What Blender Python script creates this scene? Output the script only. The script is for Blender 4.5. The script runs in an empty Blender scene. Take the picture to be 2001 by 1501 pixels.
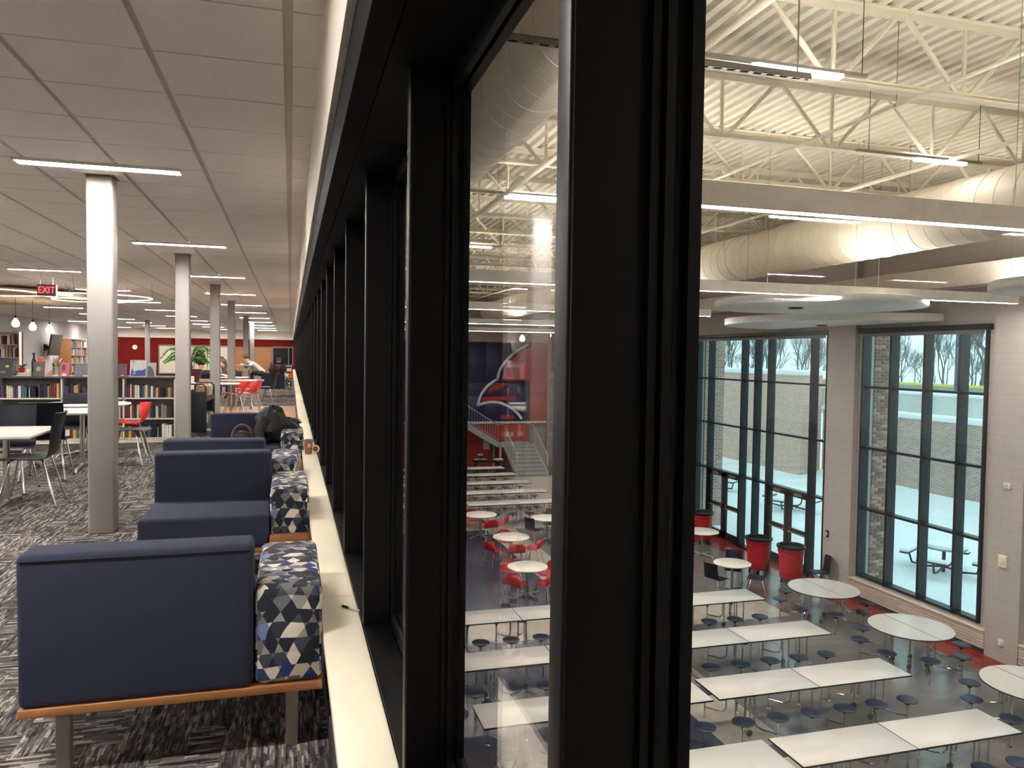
import bpy, bmesh, math, random
from mathutils import Vector, Matrix
random.seed(7)
SC = bpy.context.scene
COL = SC.collection
PI = math.pi

# ---------------------------------------------------------------- camera
cam_d = bpy.data.cameras.new('camera')
cam = bpy.data.objects.new('camera', cam_d)
COL.objects.link(cam)
cam_d.sensor_fit = 'HORIZONTAL'
cam_d.sensor_width = 36.0
cam_d.lens = 36.0 * 1500 / 2001
cam_d.clip_start = 0.02
cam_d.clip_end = 600
_r = Vector((0.96082299, -0.27683911, 0.0133899))
_u = Vector((-0.0027675, 0.03872547, 0.99924606))
_f = Vector((0.27714892, 0.96013564, -0.03644217))
cam.matrix_world = Matrix(((_r.x, _u.x, -_f.x, 0.0), (_r.y, _u.y, -_f.y, 0.0), (_r.z, _u.z, -_f.z, 1.45), (0, 0, 0, 1)))
SC.camera = cam

# ---------------------------------------------------------------- world, exposure
w = bpy.data.worlds.new('overcast_sky')
SC.world = w
w.use_nodes = True
nt = w.node_tree
bg = nt.nodes['Background']
tc = nt.nodes.new('ShaderNodeTexCoord')
mp = nt.nodes.new('ShaderNodeMapping')
mp.inputs['Scale'].default_value = (1, 1, 3)
nz = nt.nodes.new('ShaderNodeTexNoise')
nz.inputs['Scale'].default_value = 2.0
nz.inputs['Detail'].default_value = 4
rp = nt.nodes.new('ShaderNodeValToRGB')
rp.color_ramp.elements[0].position = 0.3
rp.color_ramp.elements[0].color = (0.72, 0.90, 0.90, 1)
rp.color_ramp.elements[1].position = 0.7
rp.color_ramp.elements[1].color = (0.84, 1.0, 0.98, 1)
nt.links.new(tc.outputs['Generated'], mp.inputs['Vector'])
nt.links.new(mp.outputs['Vector'], nz.inputs['Vector'])
nt.links.new(nz.outputs['Fac'], rp.inputs['Fac'])
nt.links.new(rp.outputs['Color'], bg.inputs['Color'])
bg.inputs['Strength'].default_value = 0.27
SC.cycles.diffuse_bounces = 6
SC.cycles.max_bounces = 16
SC.cycles.transparent_max_bounces = 24
SC.view_settings.view_transform = 'Standard'
SC.view_settings.look = 'None'
SC.view_settings.gamma = 1.0
SC.view_settings.use_curve_mapping = False
SC.view_settings.exposure = 2.6
LIB_LAMP = 32.0       # library strip lights
PEND_DOWN = 19.0       # cafeteria pendants, lower lens
PEND_UP = 12.5         # cafeteria pendants, upper lens

# ---------------------------------------------------------------- helpers
def lin(r, g, b):
    f = lambda v: (v / 255 / 12.92) if v / 255 <= 0.04045 else ((v / 255 + 0.055) / 1.055) ** 2.4
    return (f(r), f(g), f(b), 1.0)

MATS = {}
def mat(name, rgb, rough=0.6, metal=0.0, var=0.06, scale=8.0, bump=0.0, bscale=None, coat=0.0, spec=0.5, alpha_stretch=None):
    """plain procedural material: base colour broken up by noise, optional fine bump"""
    if name in MATS:
        return MATS[name]
    m = bpy.data.materials.new(name)
    m.use_nodes = True
    n = m.node_tree
    b = n.nodes['Principled BSDF']
    b.inputs['Roughness'].default_value = rough
    b.inputs['Metallic'].default_value = metal
    b.inputs['Specular IOR Level'].default_value = spec
    b.inputs['Coat Weight'].default_value = coat
    c = rgb if len(rgb) == 4 else lin(*rgb)
    t = n.nodes.new('ShaderNodeTexCoord')
    no = n.nodes.new('ShaderNodeTexNoise')
    no.inputs['Scale'].default_value = scale
    no.inputs['Detail'].default_value = 3
    src = t.outputs['Object']
    if alpha_stretch:
        mpn = n.nodes.new('ShaderNodeMapping')
        mpn.inputs['Scale'].default_value = alpha_stretch
        n.links.new(src, mpn.inputs['Vector'])
        src = mpn.outputs['Vector']
    n.links.new(src, no.inputs['Vector'])
    r = n.nodes.new('ShaderNodeValToRGB')
    r.color_ramp.elements[0].position = 0.3
    r.color_ramp.elements[1].position = 0.7
    r.color_ramp.elements[0].color = (c[0] * (1 - var), c[1] * (1 - var), c[2] * (1 - var), 1)
    r.color_ramp.elements[1].color = (min(1, c[0] * (1 + var)), min(1, c[1] * (1 + var)), min(1, c[2] * (1 + var)), 1)
    n.links.new(no.outputs['Fac'], r.inputs['Fac'])
    n.links.new(r.outputs['Color'], b.inputs['Base Color'])
    if bump:
        n2 = n.nodes.new('ShaderNodeTexNoise')
        n2.inputs['Scale'].default_value = bscale or scale * 20
        n.links.new(src, n2.inputs['Vector'])
        bp = n.nodes.new('ShaderNodeBump')
        bp.inputs['Strength'].default_value = bump
        bp.inputs['Distance'].default_value = 0.01
        n.links.new(n2.outputs['Fac'], bp.inputs['Height'])
        n.links.new(bp.outputs['Normal'], b.inputs['Normal'])
    MATS[name] = m
    return m

def emit(name, rgb, strength):
    if name in MATS:
        return MATS[name]
    m = bpy.data.materials.new(name)
    m.use_nodes = True
    n = m.node_tree
    b = n.nodes['Principled BSDF']
    b.inputs['Base Color'].default_value = (0.8, 0.8, 0.8, 1)
    b.inputs['Emission Color'].default_value = rgb if len(rgb) == 4 else (*rgb, 1)
    b.inputs['Emission Strength'].default_value = strength
    MATS[name] = m
    return m

def glass(name, tint=(1, 1, 1, 1), ior=1.5):
    if name in MATS:
        return MATS[name]
    m = bpy.data.materials.new(name)
    m.use_nodes = True
    n = m.node_tree
    n.nodes.clear()
    out = n.nodes.new('ShaderNodeOutputMaterial')
    tr = n.nodes.new('ShaderNodeBsdfTransparent')
    tr.inputs['Color'].default_value = tint
    gl = n.nodes.new('ShaderNodeBsdfGlossy')
    gl.inputs['Roughness'].default_value = 0.0
    gl.inputs['Color'].default_value = (1, 1, 1, 1)
    fr = n.nodes.new('ShaderNodeFresnel')
    ge = n.nodes.new('ShaderNodeNewGeometry')
    mx0 = n.nodes.new('ShaderNodeMix')      # the pane is thin: both faces reflect like outer faces
    mx0.inputs[2].default_value = ior
    mx0.inputs[3].default_value = 1 / ior
    n.links.new(ge.outputs['Backfacing'], mx0.inputs[0])
    n.links.new(mx0.outputs[0], fr.inputs['IOR'])
    mx = n.nodes.new('ShaderNodeMixShader')
    n.links.new(fr.outputs['Fac'], mx.inputs['Fac'])
    n.links.new(tr.outputs[0], mx.inputs[1])
    n.links.new(gl.outputs[0], mx.inputs[2])
    n.links.new(mx.outputs[0], out.inputs['Surface'])
    MATS[name] = m
    return m

class MB:
    """collects faces, then becomes ONE mesh object"""
    def __init__(s):
        s.v = []; s.f = []; s.sm = []
    def add(s, vs, fs, smooth=False):
        o = len(s.v)
        s.v += [tuple(p) for p in vs]
        for f in fs:
            s.f.append(tuple(i + o for i in f)); s.sm.append(smooth)
        return s
    def box(s, x0, x1, y0, y1, z0, z1):
        v = [(x0, y0, z0), (x1, y0, z0), (x1, y1, z0), (x0, y1, z0), (x0, y0, z1), (x1, y0, z1), (x1, y1, z1), (x0, y1, z1)]
        return s.add(v, [(0, 3, 2, 1), (4, 5, 6, 7), (0, 1, 5, 4), (1, 2, 6, 5), (2, 3, 7, 6), (3, 0, 4, 7)])
    def rbox(s, x0, x1, y0, y1, z0, z1, r=0.02, seg=3):
        bm = bmesh.new()
        bmesh.ops.create_cube(bm, size=1.0)
        for v in bm.verts:
            v.co = ((x0 + x1) / 2 + v.co.x * (x1 - x0), (y0 + y1) / 2 + v.co.y * (y1 - y0), (z0 + z1) / 2 + v.co.z * (z1 - z0))
        bmesh.ops.bevel(bm, geom=list(bm.edges), offset=r, segments=seg, profile=0.5, affect='EDGES')
        bm.verts.index_update()
        s.add([v.co[:] for v in bm.verts], [[v.index for v in f.verts] for f in bm.faces], True)
        bm.free()
        return s
    def tube(s, pts, r, n=8, cap=True, smooth=True):
        pts = [Vector(p) for p in pts]
        rs = r if isinstance(r, (list, tuple)) else [r] * len(pts)
        vs = []; fs = []
        up = None
        for i, p in enumerate(pts):
            d = (pts[min(i + 1, len(pts) - 1)] - pts[max(i - 1, 0)]).normalized()
            if up is None:
                a = Vector((0, 0, 1)) if abs(d.z) < 0.9 else Vector((1, 0, 0))
                up = d.cross(a).normalized()
            else:
                up = (up - d * up.dot(d)).normalized()
            q = d.cross(up)
            for k in range(n):
                t = 2 * PI * k / n
                vs.append(p + (up * math.cos(t) + q * math.sin(t)) * rs[i])
        for i in range(len(pts) - 1):
            for k in range(n):
                a = i * n + k; b = i * n + (k + 1) % n
                fs.append((a, b, b + n, a + n))
        s.add(vs, fs, smooth)
        if cap:
            o = len(s.v) - len(vs)
            s.f.append(tuple(o + k for k in reversed(range(n)))); s.sm.append(False)
            s.f.append(tuple(o + len(vs) - n + k for k in range(n))); s.sm.append(False)
        return s
    def lathe(s, prof, c=(0, 0, 0), n=20, smooth=True):
        vs = []; fs = []
        for (r, z) in prof:
            for k in range(n):
                t = 2 * PI * k / n
                vs.append((c[0] + r * math.cos(t), c[1] + r * math.sin(t), c[2] + z))
        for i in range(len(prof) - 1):
            for k in range(n):
                a = i * n + k; b = i * n + (k + 1) % n
                fs.append((a, b, b + n, a + n))
        fs.append(tuple(reversed(range(n))))
        fs.append(tuple(len(vs) - n + k for k in range(n)))
        s.add(vs, fs, smooth)
        return s
    def prism(s, poly, axis, a0, a1):
        """extrude a 2D polygon along an axis; poly in the two other axes, in cyclic order"""
        def P(u, v, a):
            return {'x': (a, u, v), 'y': (u, a, v), 'z': (u, v, a)}[axis]
        n = len(poly)
        vs = [P(u, v, a0) for u, v in poly] + [P(u, v, a1) for u, v in poly]
        fs = [tuple(range(n)), tuple(reversed(range(n, 2 * n)))]
        fs += [(i, i + n, (i + 1) % n + n, (i + 1) % n) for i in range(n)]
        return s.add(vs, fs)
    def sweep(s, pts, w, t, axis='y', a=0.0):
        """a flat band of width w along 2D pts (x,z), thickness t in y"""
        L = []; R = []
        for i, p in enumerate(pts):
            a0 = pts[max(0, i - 1)]; a1 = pts[min(len(pts) - 1, i + 1)]
            d = Vector((a1[0] - a0[0], a1[1] - a0[1])).normalized()
            nx, nz_ = -d.y * w / 2, d.x * w / 2
            L.append((p[0] + nx, p[1] + nz_)); R.append((p[0] - nx, p[1] - nz_))
        return s.prism(L + R[::-1], axis, a, a + t)
    def mesh(s, name):
        me = bpy.data.meshes.new(name)
        me.from_pydata(s.v, [], s.f)
        me.polygons.foreach_set('use_smooth', s.sm)
        bm = bmesh.new(); bm.from_mesh(me)
        bmesh.ops.recalc_face_normals(bm, faces=bm.faces)
        bm.to_mesh(me); bm.free()
        if any(s.sm):
            try:
                me.set_sharp_from_angle(angle=math.radians(50))
            except Exception:
                pass
        me.update()
        return me
    def build(s, name, m, parent=None):
        return put(name, s.mesh(name), m, parent)

def put(name, me, m=None, parent=None, loc=None, rz=None):
    o = bpy.data.objects.new(name, me)
    COL.objects.link(o)
    if m is not None and me is not None and len(me.materials) == 0:
        me.materials.append(m)
    if parent is not None:
        o.parent = parent
    if loc is not None:
        o.location = loc
    if rz is not None:
        o.rotation_euler = (0, 0, rz)
    return o

def tag(o, label=None, cat=None, group=None, kind=None):
    if label: o['label'] = label
    if cat: o['category'] = cat
    if group: o['group'] = group
    if kind: o['kind'] = kind
    return o

def empty(name, loc=(0, 0, 0), rz=0.0, label=None, cat=None, group=None, kind=None):
    o = bpy.data.objects.new(name, None)
    COL.objects.link(o)
    o.empty_display_size = 0.1
    o.location = loc
    o.rotation_euler = (0, 0, rz)
    return tag(o, label, cat, group, kind)

def copy_tree(o, parent=None):
    c = o.copy(); COL.objects.link(c)
    if parent is not None: c.parent = parent
    for ch in list(o.children):
        copy_tree(ch, c)
    return c

def place(proto, used, loc, rz, label, group=None):
    """first call moves the prototype, later calls copy it"""
    o = proto if not used else copy_tree(proto)
    used.append(1)
    o.location = loc; o.rotation_euler = (0, 0, rz)
    o['label'] = label
    if group: o['group'] = group
    return o

def box(name, m, b, parent=None):
    return MB().box(*b).build(name, m, parent)
ORD = ['first', 'second', 'third', 'fourth', 'fifth', 'sixth', 'seventh', 'eighth', 'ninth', 'tenth', 'eleventh', 'twelfth', 'thirteenth',
       'fourteenth', 'fifteenth', 'sixteenth', 'seventeenth', 'eighteenth', 'nineteenth', 'twentieth']
FLZ = -4.5      # cafeteria floor
TT = -3.75      # cafeteria table tops

# ---------------------------------------------------------------- shared materials
m_white = mat('white_paint', (226, 216, 202), 0.6, var=0.02)
m_tile = mat('ceiling_tile', (238, 231, 224), 0.9, var=0.025, scale=40, bump=0.25, bscale=300)
m_grid = mat('ceiling_grid', (196, 188, 180), 0.5, var=0.01)
m_header = mat('black_soffit', (10, 9, 9), 0.6, 0.0, var=0.08, scale=3, spec=0.08)
m_black = mat('black_anodised', (9, 8, 9), 0.38, 0.0, var=0.08, scale=3, spec=0.22)
m_blackmet = mat('black_brushed_face', (26, 24, 23), 0.48, 0.5, var=0.06, scale=60, alpha_stretch=(1, 1, 0.02))
m_sill = mat('cream_sill_stone', (236, 224, 200), 0.35, var=0.035, scale=2.5)
m_col = mat('column_grey_paint', (150, 143, 137), 0.42, var=0.015, scale=3)
m_chrome = mat('chrome', (205, 202, 198), 0.16, 1.0, var=0.02)
m_steel = mat('brushed_steel', (160, 158, 152), 0.35, 1.0, var=0.04)
m_navyplastic = mat('navy_plastic', (17, 19, 30), 0.45, var=0.05, spec=0.3)
m_redplastic = mat('red_plastic', (214, 42, 40), 0.42, var=0.04)
m_redplastic2 = mat('red_seat_plastic', (186, 26, 32), 0.42, var=0.04)
m_tabletop = mat('cream_table_laminate', (196, 189, 176), 0.35, var=0.015)
m_tablewhite = mat('grey_white_laminate', (198, 194, 188), 0.3, var=0.02, scale=5)
m_blackedge = mat('black_edge_band', (18, 18, 20), 0.5)
m_wood = mat('honey_wood', (156, 103, 60), 0.45, var=0.16, scale=6, alpha_stretch=(1, 6, 14))
m_navyfab = mat('navy_fabric', (36, 40, 60), 0.9, var=0.12, scale=180, bump=0.3, bscale=900)
m_leg = mat('grey_metal_leg', (132, 124, 116), 0.45, 0.3)
m_red = mat('dark_red_paint', (160, 42, 35), 0.55, var=0.04, scale=1)
m_joist = mat('cream_steel_paint', (222, 214, 196), 0.5, var=0.02)
m_deck = mat('cream_deck_paint', (224, 216, 200), 0.55, var=0.02)
m_duct = mat('white_duct_paint', (226, 216, 200), 0.5, var=0.03, scale=2)
m_cafwall = mat('grey_block_paint', (178, 172, 168), 0.6, var=0.03, scale=1.5)
m_winframe = mat('window_frame_dark', (15, 21, 26), 0.4, var=0.05)
m_snow = mat('snow', (244, 248, 250), 0.8, var=0.03, scale=1.2, bump=0.5, bscale=6)

# ---------------------------------------------------------------- special materials
def nodes_of(name, rough=0.8):
    m = bpy.data.materials.new(name); m.use_nodes = True
    n = m.node_tree
    b = n.nodes['Principled BSDF']; b.inputs['Roughness'].default_value = rough
    MATS[name] = m
    return m, n, b
def N(n, t, **kw):
    x = n.nodes.new(t)
    for k, v in kw.items():
        if k.startswith('i_'):
            key = k[2:]
            x.inputs[int(key) if key.isdigit() else key].default_value = v
        else:
            setattr(x, k, v)
    return x
def math_n(n, op, a, b=None, c=None):
    x = n.nodes.new('ShaderNodeMath'); x.operation = op
    for i, v in enumerate((a, b, c)):
        if v is None: continue
        if isinstance(v, (int, float)): x.inputs[i].default_value = v
        else: n.links.new(v, x.inputs[i])
    return x.outputs[0]
def ramp(n, fac, stops, interp='LINEAR'):
    r = n.nodes.new('ShaderNodeValToRGB')
    r.color_ramp.interpolation = interp
    e = r.color_ramp.elements
    while len(e) < len(stops): e.new(0.5)
    for i, (p, c) in enumerate(stops):
        e[i].position = p; e[i].color = c if len(c) == 4 else lin(*c)
    n.links.new(fac, r.inputs['Fac'])
    return r.outputs['Color']

def carpet():
    m, n, b = nodes_of('carpet_tile_weave', 0.95)
    b.inputs['Specular IOR Level'].default_value = 0.1
    t = N(n, 'ShaderNodeTexCoord')
    so = N(n, 'ShaderNodeSeparateXYZ'); n.links.new(t.outputs['Object'], so.inputs[0])
    def cell(px, py, seed):
        """white noise in px by py cells, every strand shifted along its length"""
        long_y = py > px
        a_, b_ = (so.outputs[0], so.outputs[1]) if long_y else (so.outputs[1], so.outputs[0])
        fa = math_n(n, 'FLOOR', math_n(n, 'DIVIDE', a_, min(px, py)))
        w1 = N(n, 'ShaderNodeTexWhiteNoise', noise_dimensions='1D'); n.links.new(math_n(n, 'ADD', fa, seed * 13.7), w1.inputs['W'])
        fb = math_n(n, 'FLOOR', math_n(n, 'ADD', math_n(n, 'DIVIDE', b_, max(px, py)), math_n(n, 'MULTIPLY', w1.outputs['Value'], 5.0)))
        cb = N(n, 'ShaderNodeCombineXYZ'); n.links.new(fa, cb.inputs[0]); n.links.new(fb, cb.inputs[1]); cb.inputs[2].default_value = seed
        w2 = N(n, 'ShaderNodeTexWhiteNoise', noise_dimensions='3D'); n.links.new(cb.outputs[0], w2.inputs['Vector'])
        return w2.outputs['Value']
    def low(sx, sy):
        mp = N(n, 'ShaderNodeMapping'); mp.inputs['Scale'].default_value = (sx, sy, 1)
        n.links.new(t.outputs['Object'], mp.inputs['Vector'])
        no = N(n, 'ShaderNodeTexNoise'); no.inputs['Scale'].default_value = 1; no.inputs['Detail'].default_value = 2
        n.links.new(mp.outputs['Vector'], no.inputs['Vector'])
        return no.outputs['Fac']
    W = lambda a, k: math_n(n, 'MULTIPLY', a, k)
    s1 = math_n(n, 'ADD', math_n(n, 'ADD', W(cell(0.007, 0.05, 1), 0.4), W(cell(0.013, 0.16, 2), 0.35)), W(low(30, 3), 0.3))
    s2 = math_n(n, 'ADD', math_n(n, 'ADD', W(cell(0.08, 0.009, 3), 0.4), W(cell(0.14, 0.018, 4), 0.4)), W(low(3, 26), 0.25))
    sel = math_n(n, 'GREATER_THAN', math_n(n, 'ADD', W(cell(0.12, 0.35, 5), 0.5), low(1.6, 0.9)), 0.83)
    mx = N(n, 'ShaderNodeMix'); n.links.new(sel, mx.inputs[0]); n.links.new(s1, mx.inputs[2]); n.links.new(s2, mx.inputs[3])
    v = math_n(n, 'ADD', mx.outputs[0], W(math_n(n, 'SUBTRACT', low(1.3, 0.8), 0.5), 0.35))
    col = ramp(n, v, [(0.2, (32, 30, 36)), (0.36, (56, 53, 55)), (0.5, (80, 75, 73)), (0.64, (104, 97, 91)), (0.8, (164, 155, 143))])
    n.links.new(col, b.inputs['Base Color'])
    bp = N(n, 'ShaderNodeBump'); bp.inputs['Strength'].default_value = 0.4; bp.inputs['Distance'].default_value = 0.004
    n.links.new(v, bp.inputs['Height']); n.links.new(bp.outputs['Normal'], b.inputs['Normal'])
    return m
m_carpet = carpet()

def facet_fabric():
    m, n, b = nodes_of('facet_print_fabric', 0.85)
    t = N(n, 'ShaderNodeTexCoord')
    so = N(n, 'ShaderNodeSeparateXYZ'); n.links.new(t.outputs['Object'], so.inputs[0])
    sn = N(n, 'ShaderNodeSeparateXYZ'); n.links.new(t.outputs['Normal'], sn.inputs[0])
    nx = math_n(n, 'GREATER_THAN', math_n(n, 'ABSOLUTE', sn.outputs[0]), 0.7)
    nzg = math_n(n, 'GREATER_THAN', math_n(n, 'ABSOLUTE', sn.outputs[2]), 0.7)
    mu = N(n, 'ShaderNodeMix'); n.links.new(nx, mu.inputs[0]); n.links.new(so.outputs[0], mu.inputs[2]); n.links.new(so.outputs[1], mu.inputs[3])
    mv = N(n, 'ShaderNodeMix'); n.links.new(nzg, mv.inputs[0]); n.links.new(so.outputs[2], mv.inputs[2]); n.links.new(so.outputs[1], mv.inputs[3])
    cmb = N(n, 'ShaderNodeCombineXYZ'); n.links.new(mu.outputs[0], cmb.inputs[0]); n.links.new(mv.outputs[0], cmb.inputs[1])
    no = N(n, 'ShaderNodeTexNoise'); no.inputs['Scale'].default_value = 6; no.inputs['Detail'].default_value = 0
    n.links.new(cmb.outputs[0], no.inputs['Vector'])
    vs = N(n, 'ShaderNodeVectorMath', operation='SUBTRACT'); n.links.new(no.outputs['Color'], vs.inputs[0]); vs.inputs[1].default_value = (0.5, 0.5, 0.5)
    vm = N(n, 'ShaderNodeVectorMath', operation='SCALE'); n.links.new(vs.outputs[0], vm.inputs[0]); vm.inputs['Scale'].default_value = 0.05
    va = N(n, 'ShaderNodeVectorMath', operation='ADD'); n.links.new(cmb.outputs[0], va.inputs[0]); n.links.new(vm.outputs[0], va.inputs[1])
    # a jittered triangular lattice: three families of lines
    def fam(ang, size, off):
        dt = N(n, 'ShaderNodeVectorMath', operation='DOT_PRODUCT'); n.links.new(va.outputs[0], dt.inputs[0])
        dt.inputs[1].default_value = (math.cos(ang) / size, math.sin(ang) / size, 0)
        return math_n(n, 'FLOOR', math_n(n, 'ADD', dt.outputs['Value'], off))
    A = fam(PI / 6, 0.047, 0.3); B = fam(PI / 2, 0.047, 0.0); C = fam(5 * PI / 6, 0.047, 0.0)
    cc = N(n, 'ShaderNodeCombineXYZ'); n.links.new(A, cc.inputs[0]); n.links.new(B, cc.inputs[1]); n.links.new(C, cc.inputs[2])
    wn = N(n, 'ShaderNodeTexWhiteNoise', noise_dimensions='3D'); n.links.new(cc.outputs[0], wn.inputs['Vector'])
    col = ramp(n, wn.outputs['Value'], [(0, (26, 28, 40)), (0.17, (62, 66, 76)), (0.31, (104, 102, 102)), (0.46, (146, 140, 132)), (0.62, (196, 186, 170)),
                                        (0.77, (216, 206, 188)), (0.84, (36, 52, 104)), (0.91, (108, 120, 158)), (0.955, (44, 46, 58))], 'CONSTANT')
    n.links.new(col, b.inputs['Base Color'])
    return m
m_facet = facet_fabric()

def brick(name, c1, c2, mortar, bw=0.2, bh=0.07, axis='yz'):
    m, n, b = nodes_of(name, 0.85)
    t = N(n, 'ShaderNodeTexCoord')
    so = N(n, 'ShaderNodeSeparateXYZ'); n.links.new(t.outputs['Object'], so.inputs[0])
    cb = N(n, 'ShaderNodeCombineXYZ')
    n.links.new(math_n(n, 'ADD', so.outputs[0], so.outputs[1]), cb.inputs[0]); n.links.new(so.outputs[2], cb.inputs[1])
    br = N(n, 'ShaderNodeTexBrick')
    br.inputs['Color1'].default_value = lin(*c1); br.inputs['Color2'].default_value = lin(*c2); br.inputs['Mortar'].default_value = lin(*mortar)
    br.inputs['Scale'].default_value = 1; br.inputs['Mortar Size'].default_value = 0.009
    br.inputs['Brick Width'].default_value = bw; br.inputs['Row Height'].default_value = bh
    n.links.new(cb.outputs[0], br.inputs['Vector'])
    n.links.new(br.outputs['Color'], b.inputs['Base Color'])
    return m
m_extbrick = brick('exterior_brick', (190, 154, 136), (158, 126, 114), (214, 210, 204), 0.22, 0.08)
m_blockwall = brick('painted_block', (176, 169, 164), (174, 167, 162), (168, 161, 156), 0.41, 0.205)

def woodfloor():
    m, n, b = nodes_of('plank_floor', 0.5)
    t = N(n, 'ShaderNodeTexCoord')
    br = N(n, 'ShaderNodeTexBrick')
    br.inputs['Color1'].default_value = lin(166, 128, 98); br.inputs['Color2'].default_value = lin(182, 142, 110); br.inputs['Mortar'].default_value = lin(120, 92, 72)
    br.inputs['Scale'].default_value = 1; br.inputs['Mortar Size'].default_value = 0.004; br.inputs['Brick Width'].default_value = 1.2; br.inputs['Row Height'].default_value = 0.15
    n.links.new(t.outputs['Object'], br.inputs['Vector']); n.links.new(br.outputs['Color'], b.inputs['Base Color'])
    return m
m_woodfloor = woodfloor()

def caf_floor(name, rgb, rough=0.2):
    m, n, b = nodes_of(name, rough)
    b.inputs['Specular IOR Level'].default_value = 0.55
    t = N(n, 'ShaderNodeTexCoord')
    br = N(n, 'ShaderNodeTexBrick')
    c = lin(*rgb)
    br.inputs['Color1'].default_value = c; br.inputs['Color2'].default_value = (c[0] * 0.93, c[1] * 0.93, c[2] * 0.93, 1)
    br.inputs['Mortar'].default_value = (c[0] * 0.85, c[1] * 0.85, c[2] * 0.85, 1)
    br.offset = 0.0
    br.inputs['Scale'].default_value = 1; br.inputs['Mortar Size'].default_value = 0.003; br.inputs['Brick Width'].default_value = 0.61; br.inputs['Row Height'].default_value = 0.61
    no = N(n, 'ShaderNodeTexNoise'); no.inputs['Scale'].default_value = 3; no.inputs['Detail'].default_value = 6
    n.links.new(t.outputs['Object'], no.inputs['Vector'])
    mx = N(n, 'ShaderNodeMix', data_type='RGBA', blend_type='MULTIPLY'); mx.inputs[0].default_value = 0.35
    n.links.new(t.outputs['Object'], br.inputs['Vector']); n.links.new(br.outputs['Color'], mx.inputs[6])
    n.links.new(ramp(n, no.outputs['Fac'], [(0.3, (170, 170, 170)), (0.7, (255, 255, 255))]), mx.inputs[7])
    n.links.new(mx.outputs[2], b.inputs['Base Color'])
    return m
m_fgrey = caf_floor('floor_tile_grey', (122, 117, 114))
m_fnavy = caf_floor('floor_tile_navy', (70, 72, 92))
m_fbeige = caf_floor('floor_tile_beige', (196, 184, 172))
m_fred = caf_floor('floor_tile_red', (150, 38, 40))
m_glass = glass('clear_glass', (0.99, 0.995, 0.99, 1), 1.25)
m_winglass = glass('window_glass', (0.86, 0.97, 1.0, 1))

# ================================================================ LIBRARY SHELL
fl = MB().box(-10.9, 0.14, -5, 51, -0.1, 0).build('floor', m_carpet); tag(fl, kind='structure')
wf = MB().box(-3.2, 0.12, 17.9, 21.8, -0.02, 0.004).build('plank_floor_strip', m_woodfloor, fl)

CZ = 2.82
ceil = MB().box(-10.9, 0.16, -5, 51, CZ + 0.011, CZ + 0.1).build('ceiling', m_grid); tag(ceil, kind='structure')
# tiles hang a little below the grid; long joints run along the room, fine ones across
XL = [-0.02 - 0.605 * k for k in range(19)]
tile_me = MB().box(-0.2865, 0.2865, -0.2965, 0.2965, -0.004, 0.014).mesh('ceiling_tile')
tile_me.materials.append(m_tile)
narrow_me = MB().box(-0.06, 0.06, -0.2965, 0.2965, -0.004, 0.014).mesh('ceiling_tile_edge')
narrow_me.materials.append(m_tile)
ty = [3.255 + 0.605 * k for k in range(-13, 79)]
cells = []
for y in ty:
    cells.append((0.066, y + 0.3025, narrow_me, 1))
    for i in range(len(XL) - 1):
        cells.append(((XL[i] + XL[i + 1]) / 2, y + 0.3025, tile_me, 0))
def seen(c):
    return c[1] > 2.3 and c[0] > -0.62 * c[1] - 0.1
vis = sorted([c for c in cells if seen(c)], key=lambda c: c[0] ** 2 + c[1] ** 2)
near = vis[:300]
nearset = {(c[0], c[1]) for c in near}
for c in near:
    put('ceiling_tile', c[2], None, ceil, (c[0], c[1], CZ))
rest = MB()
for c in cells:
    if (c[0], c[1]) not in nearset:
        hw = 0.06 if c[3] else 0.2865
        rest.box(c[0] - hw, c[0] + hw, c[1] - 0.2965, c[1] + 0.2965, CZ - 0.004, CZ + 0.006)
tag(rest.build('far_ceiling_tiles', m_tile, ceil), kind='stuff')

# right side of the library: knee wall, stone sill, bulkhead, black header, window wall
kn = MB().box(0.15, 0.30, -5, 50.5, -0.1, 0.385).build('wall_right', m_white); tag(kn, kind='structure')
sl = empty('trim_1', (0, 0, 0), 0, kind='structure')
y = -3.9
while y < 50.4:
    y1 = min(y + 2.4, 50.4)
    MB().rbox(0.118, 0.264, y + 0.0015, y1 - 0.0015, 0.385, 0.42, 0.003, 2).build('sill_slab', m_sill, sl)
    y = y1
box('baseboard_right', mat('dark_rubber_base', (52, 48, 48), 0.6), (0.14, 0.15, -5, 50.5, 0, 0.1))['kind'] = 'structure'
bh = MB().box(0.126, 0.43, -5, 50.5, 2.29, 2.9).build('wall_bulkhead', m_white); tag(bh, kind='structure')
bd = MB().box(0.126, 0.147, -5, 50.5, 2.28, 2.29).build('trim_2', m_grid); tag(bd, kind='structure')
hd = empty('trim_3', (0, 0, 0), 0, kind='structure')
y = -4.0
while y < 50.3:
    y1 = min(y + 3.24, 50.4)
    MB().box(0.147, 0.208, y, y1 - 0.003, 2.12, 2.279).build('header_panel', m_header, hd)
    MB().box(0.211, 0.43, y, y1 - 0.003, 2.12, 2.285).build('header_panel', m_header, hd)
    y = y1

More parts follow.
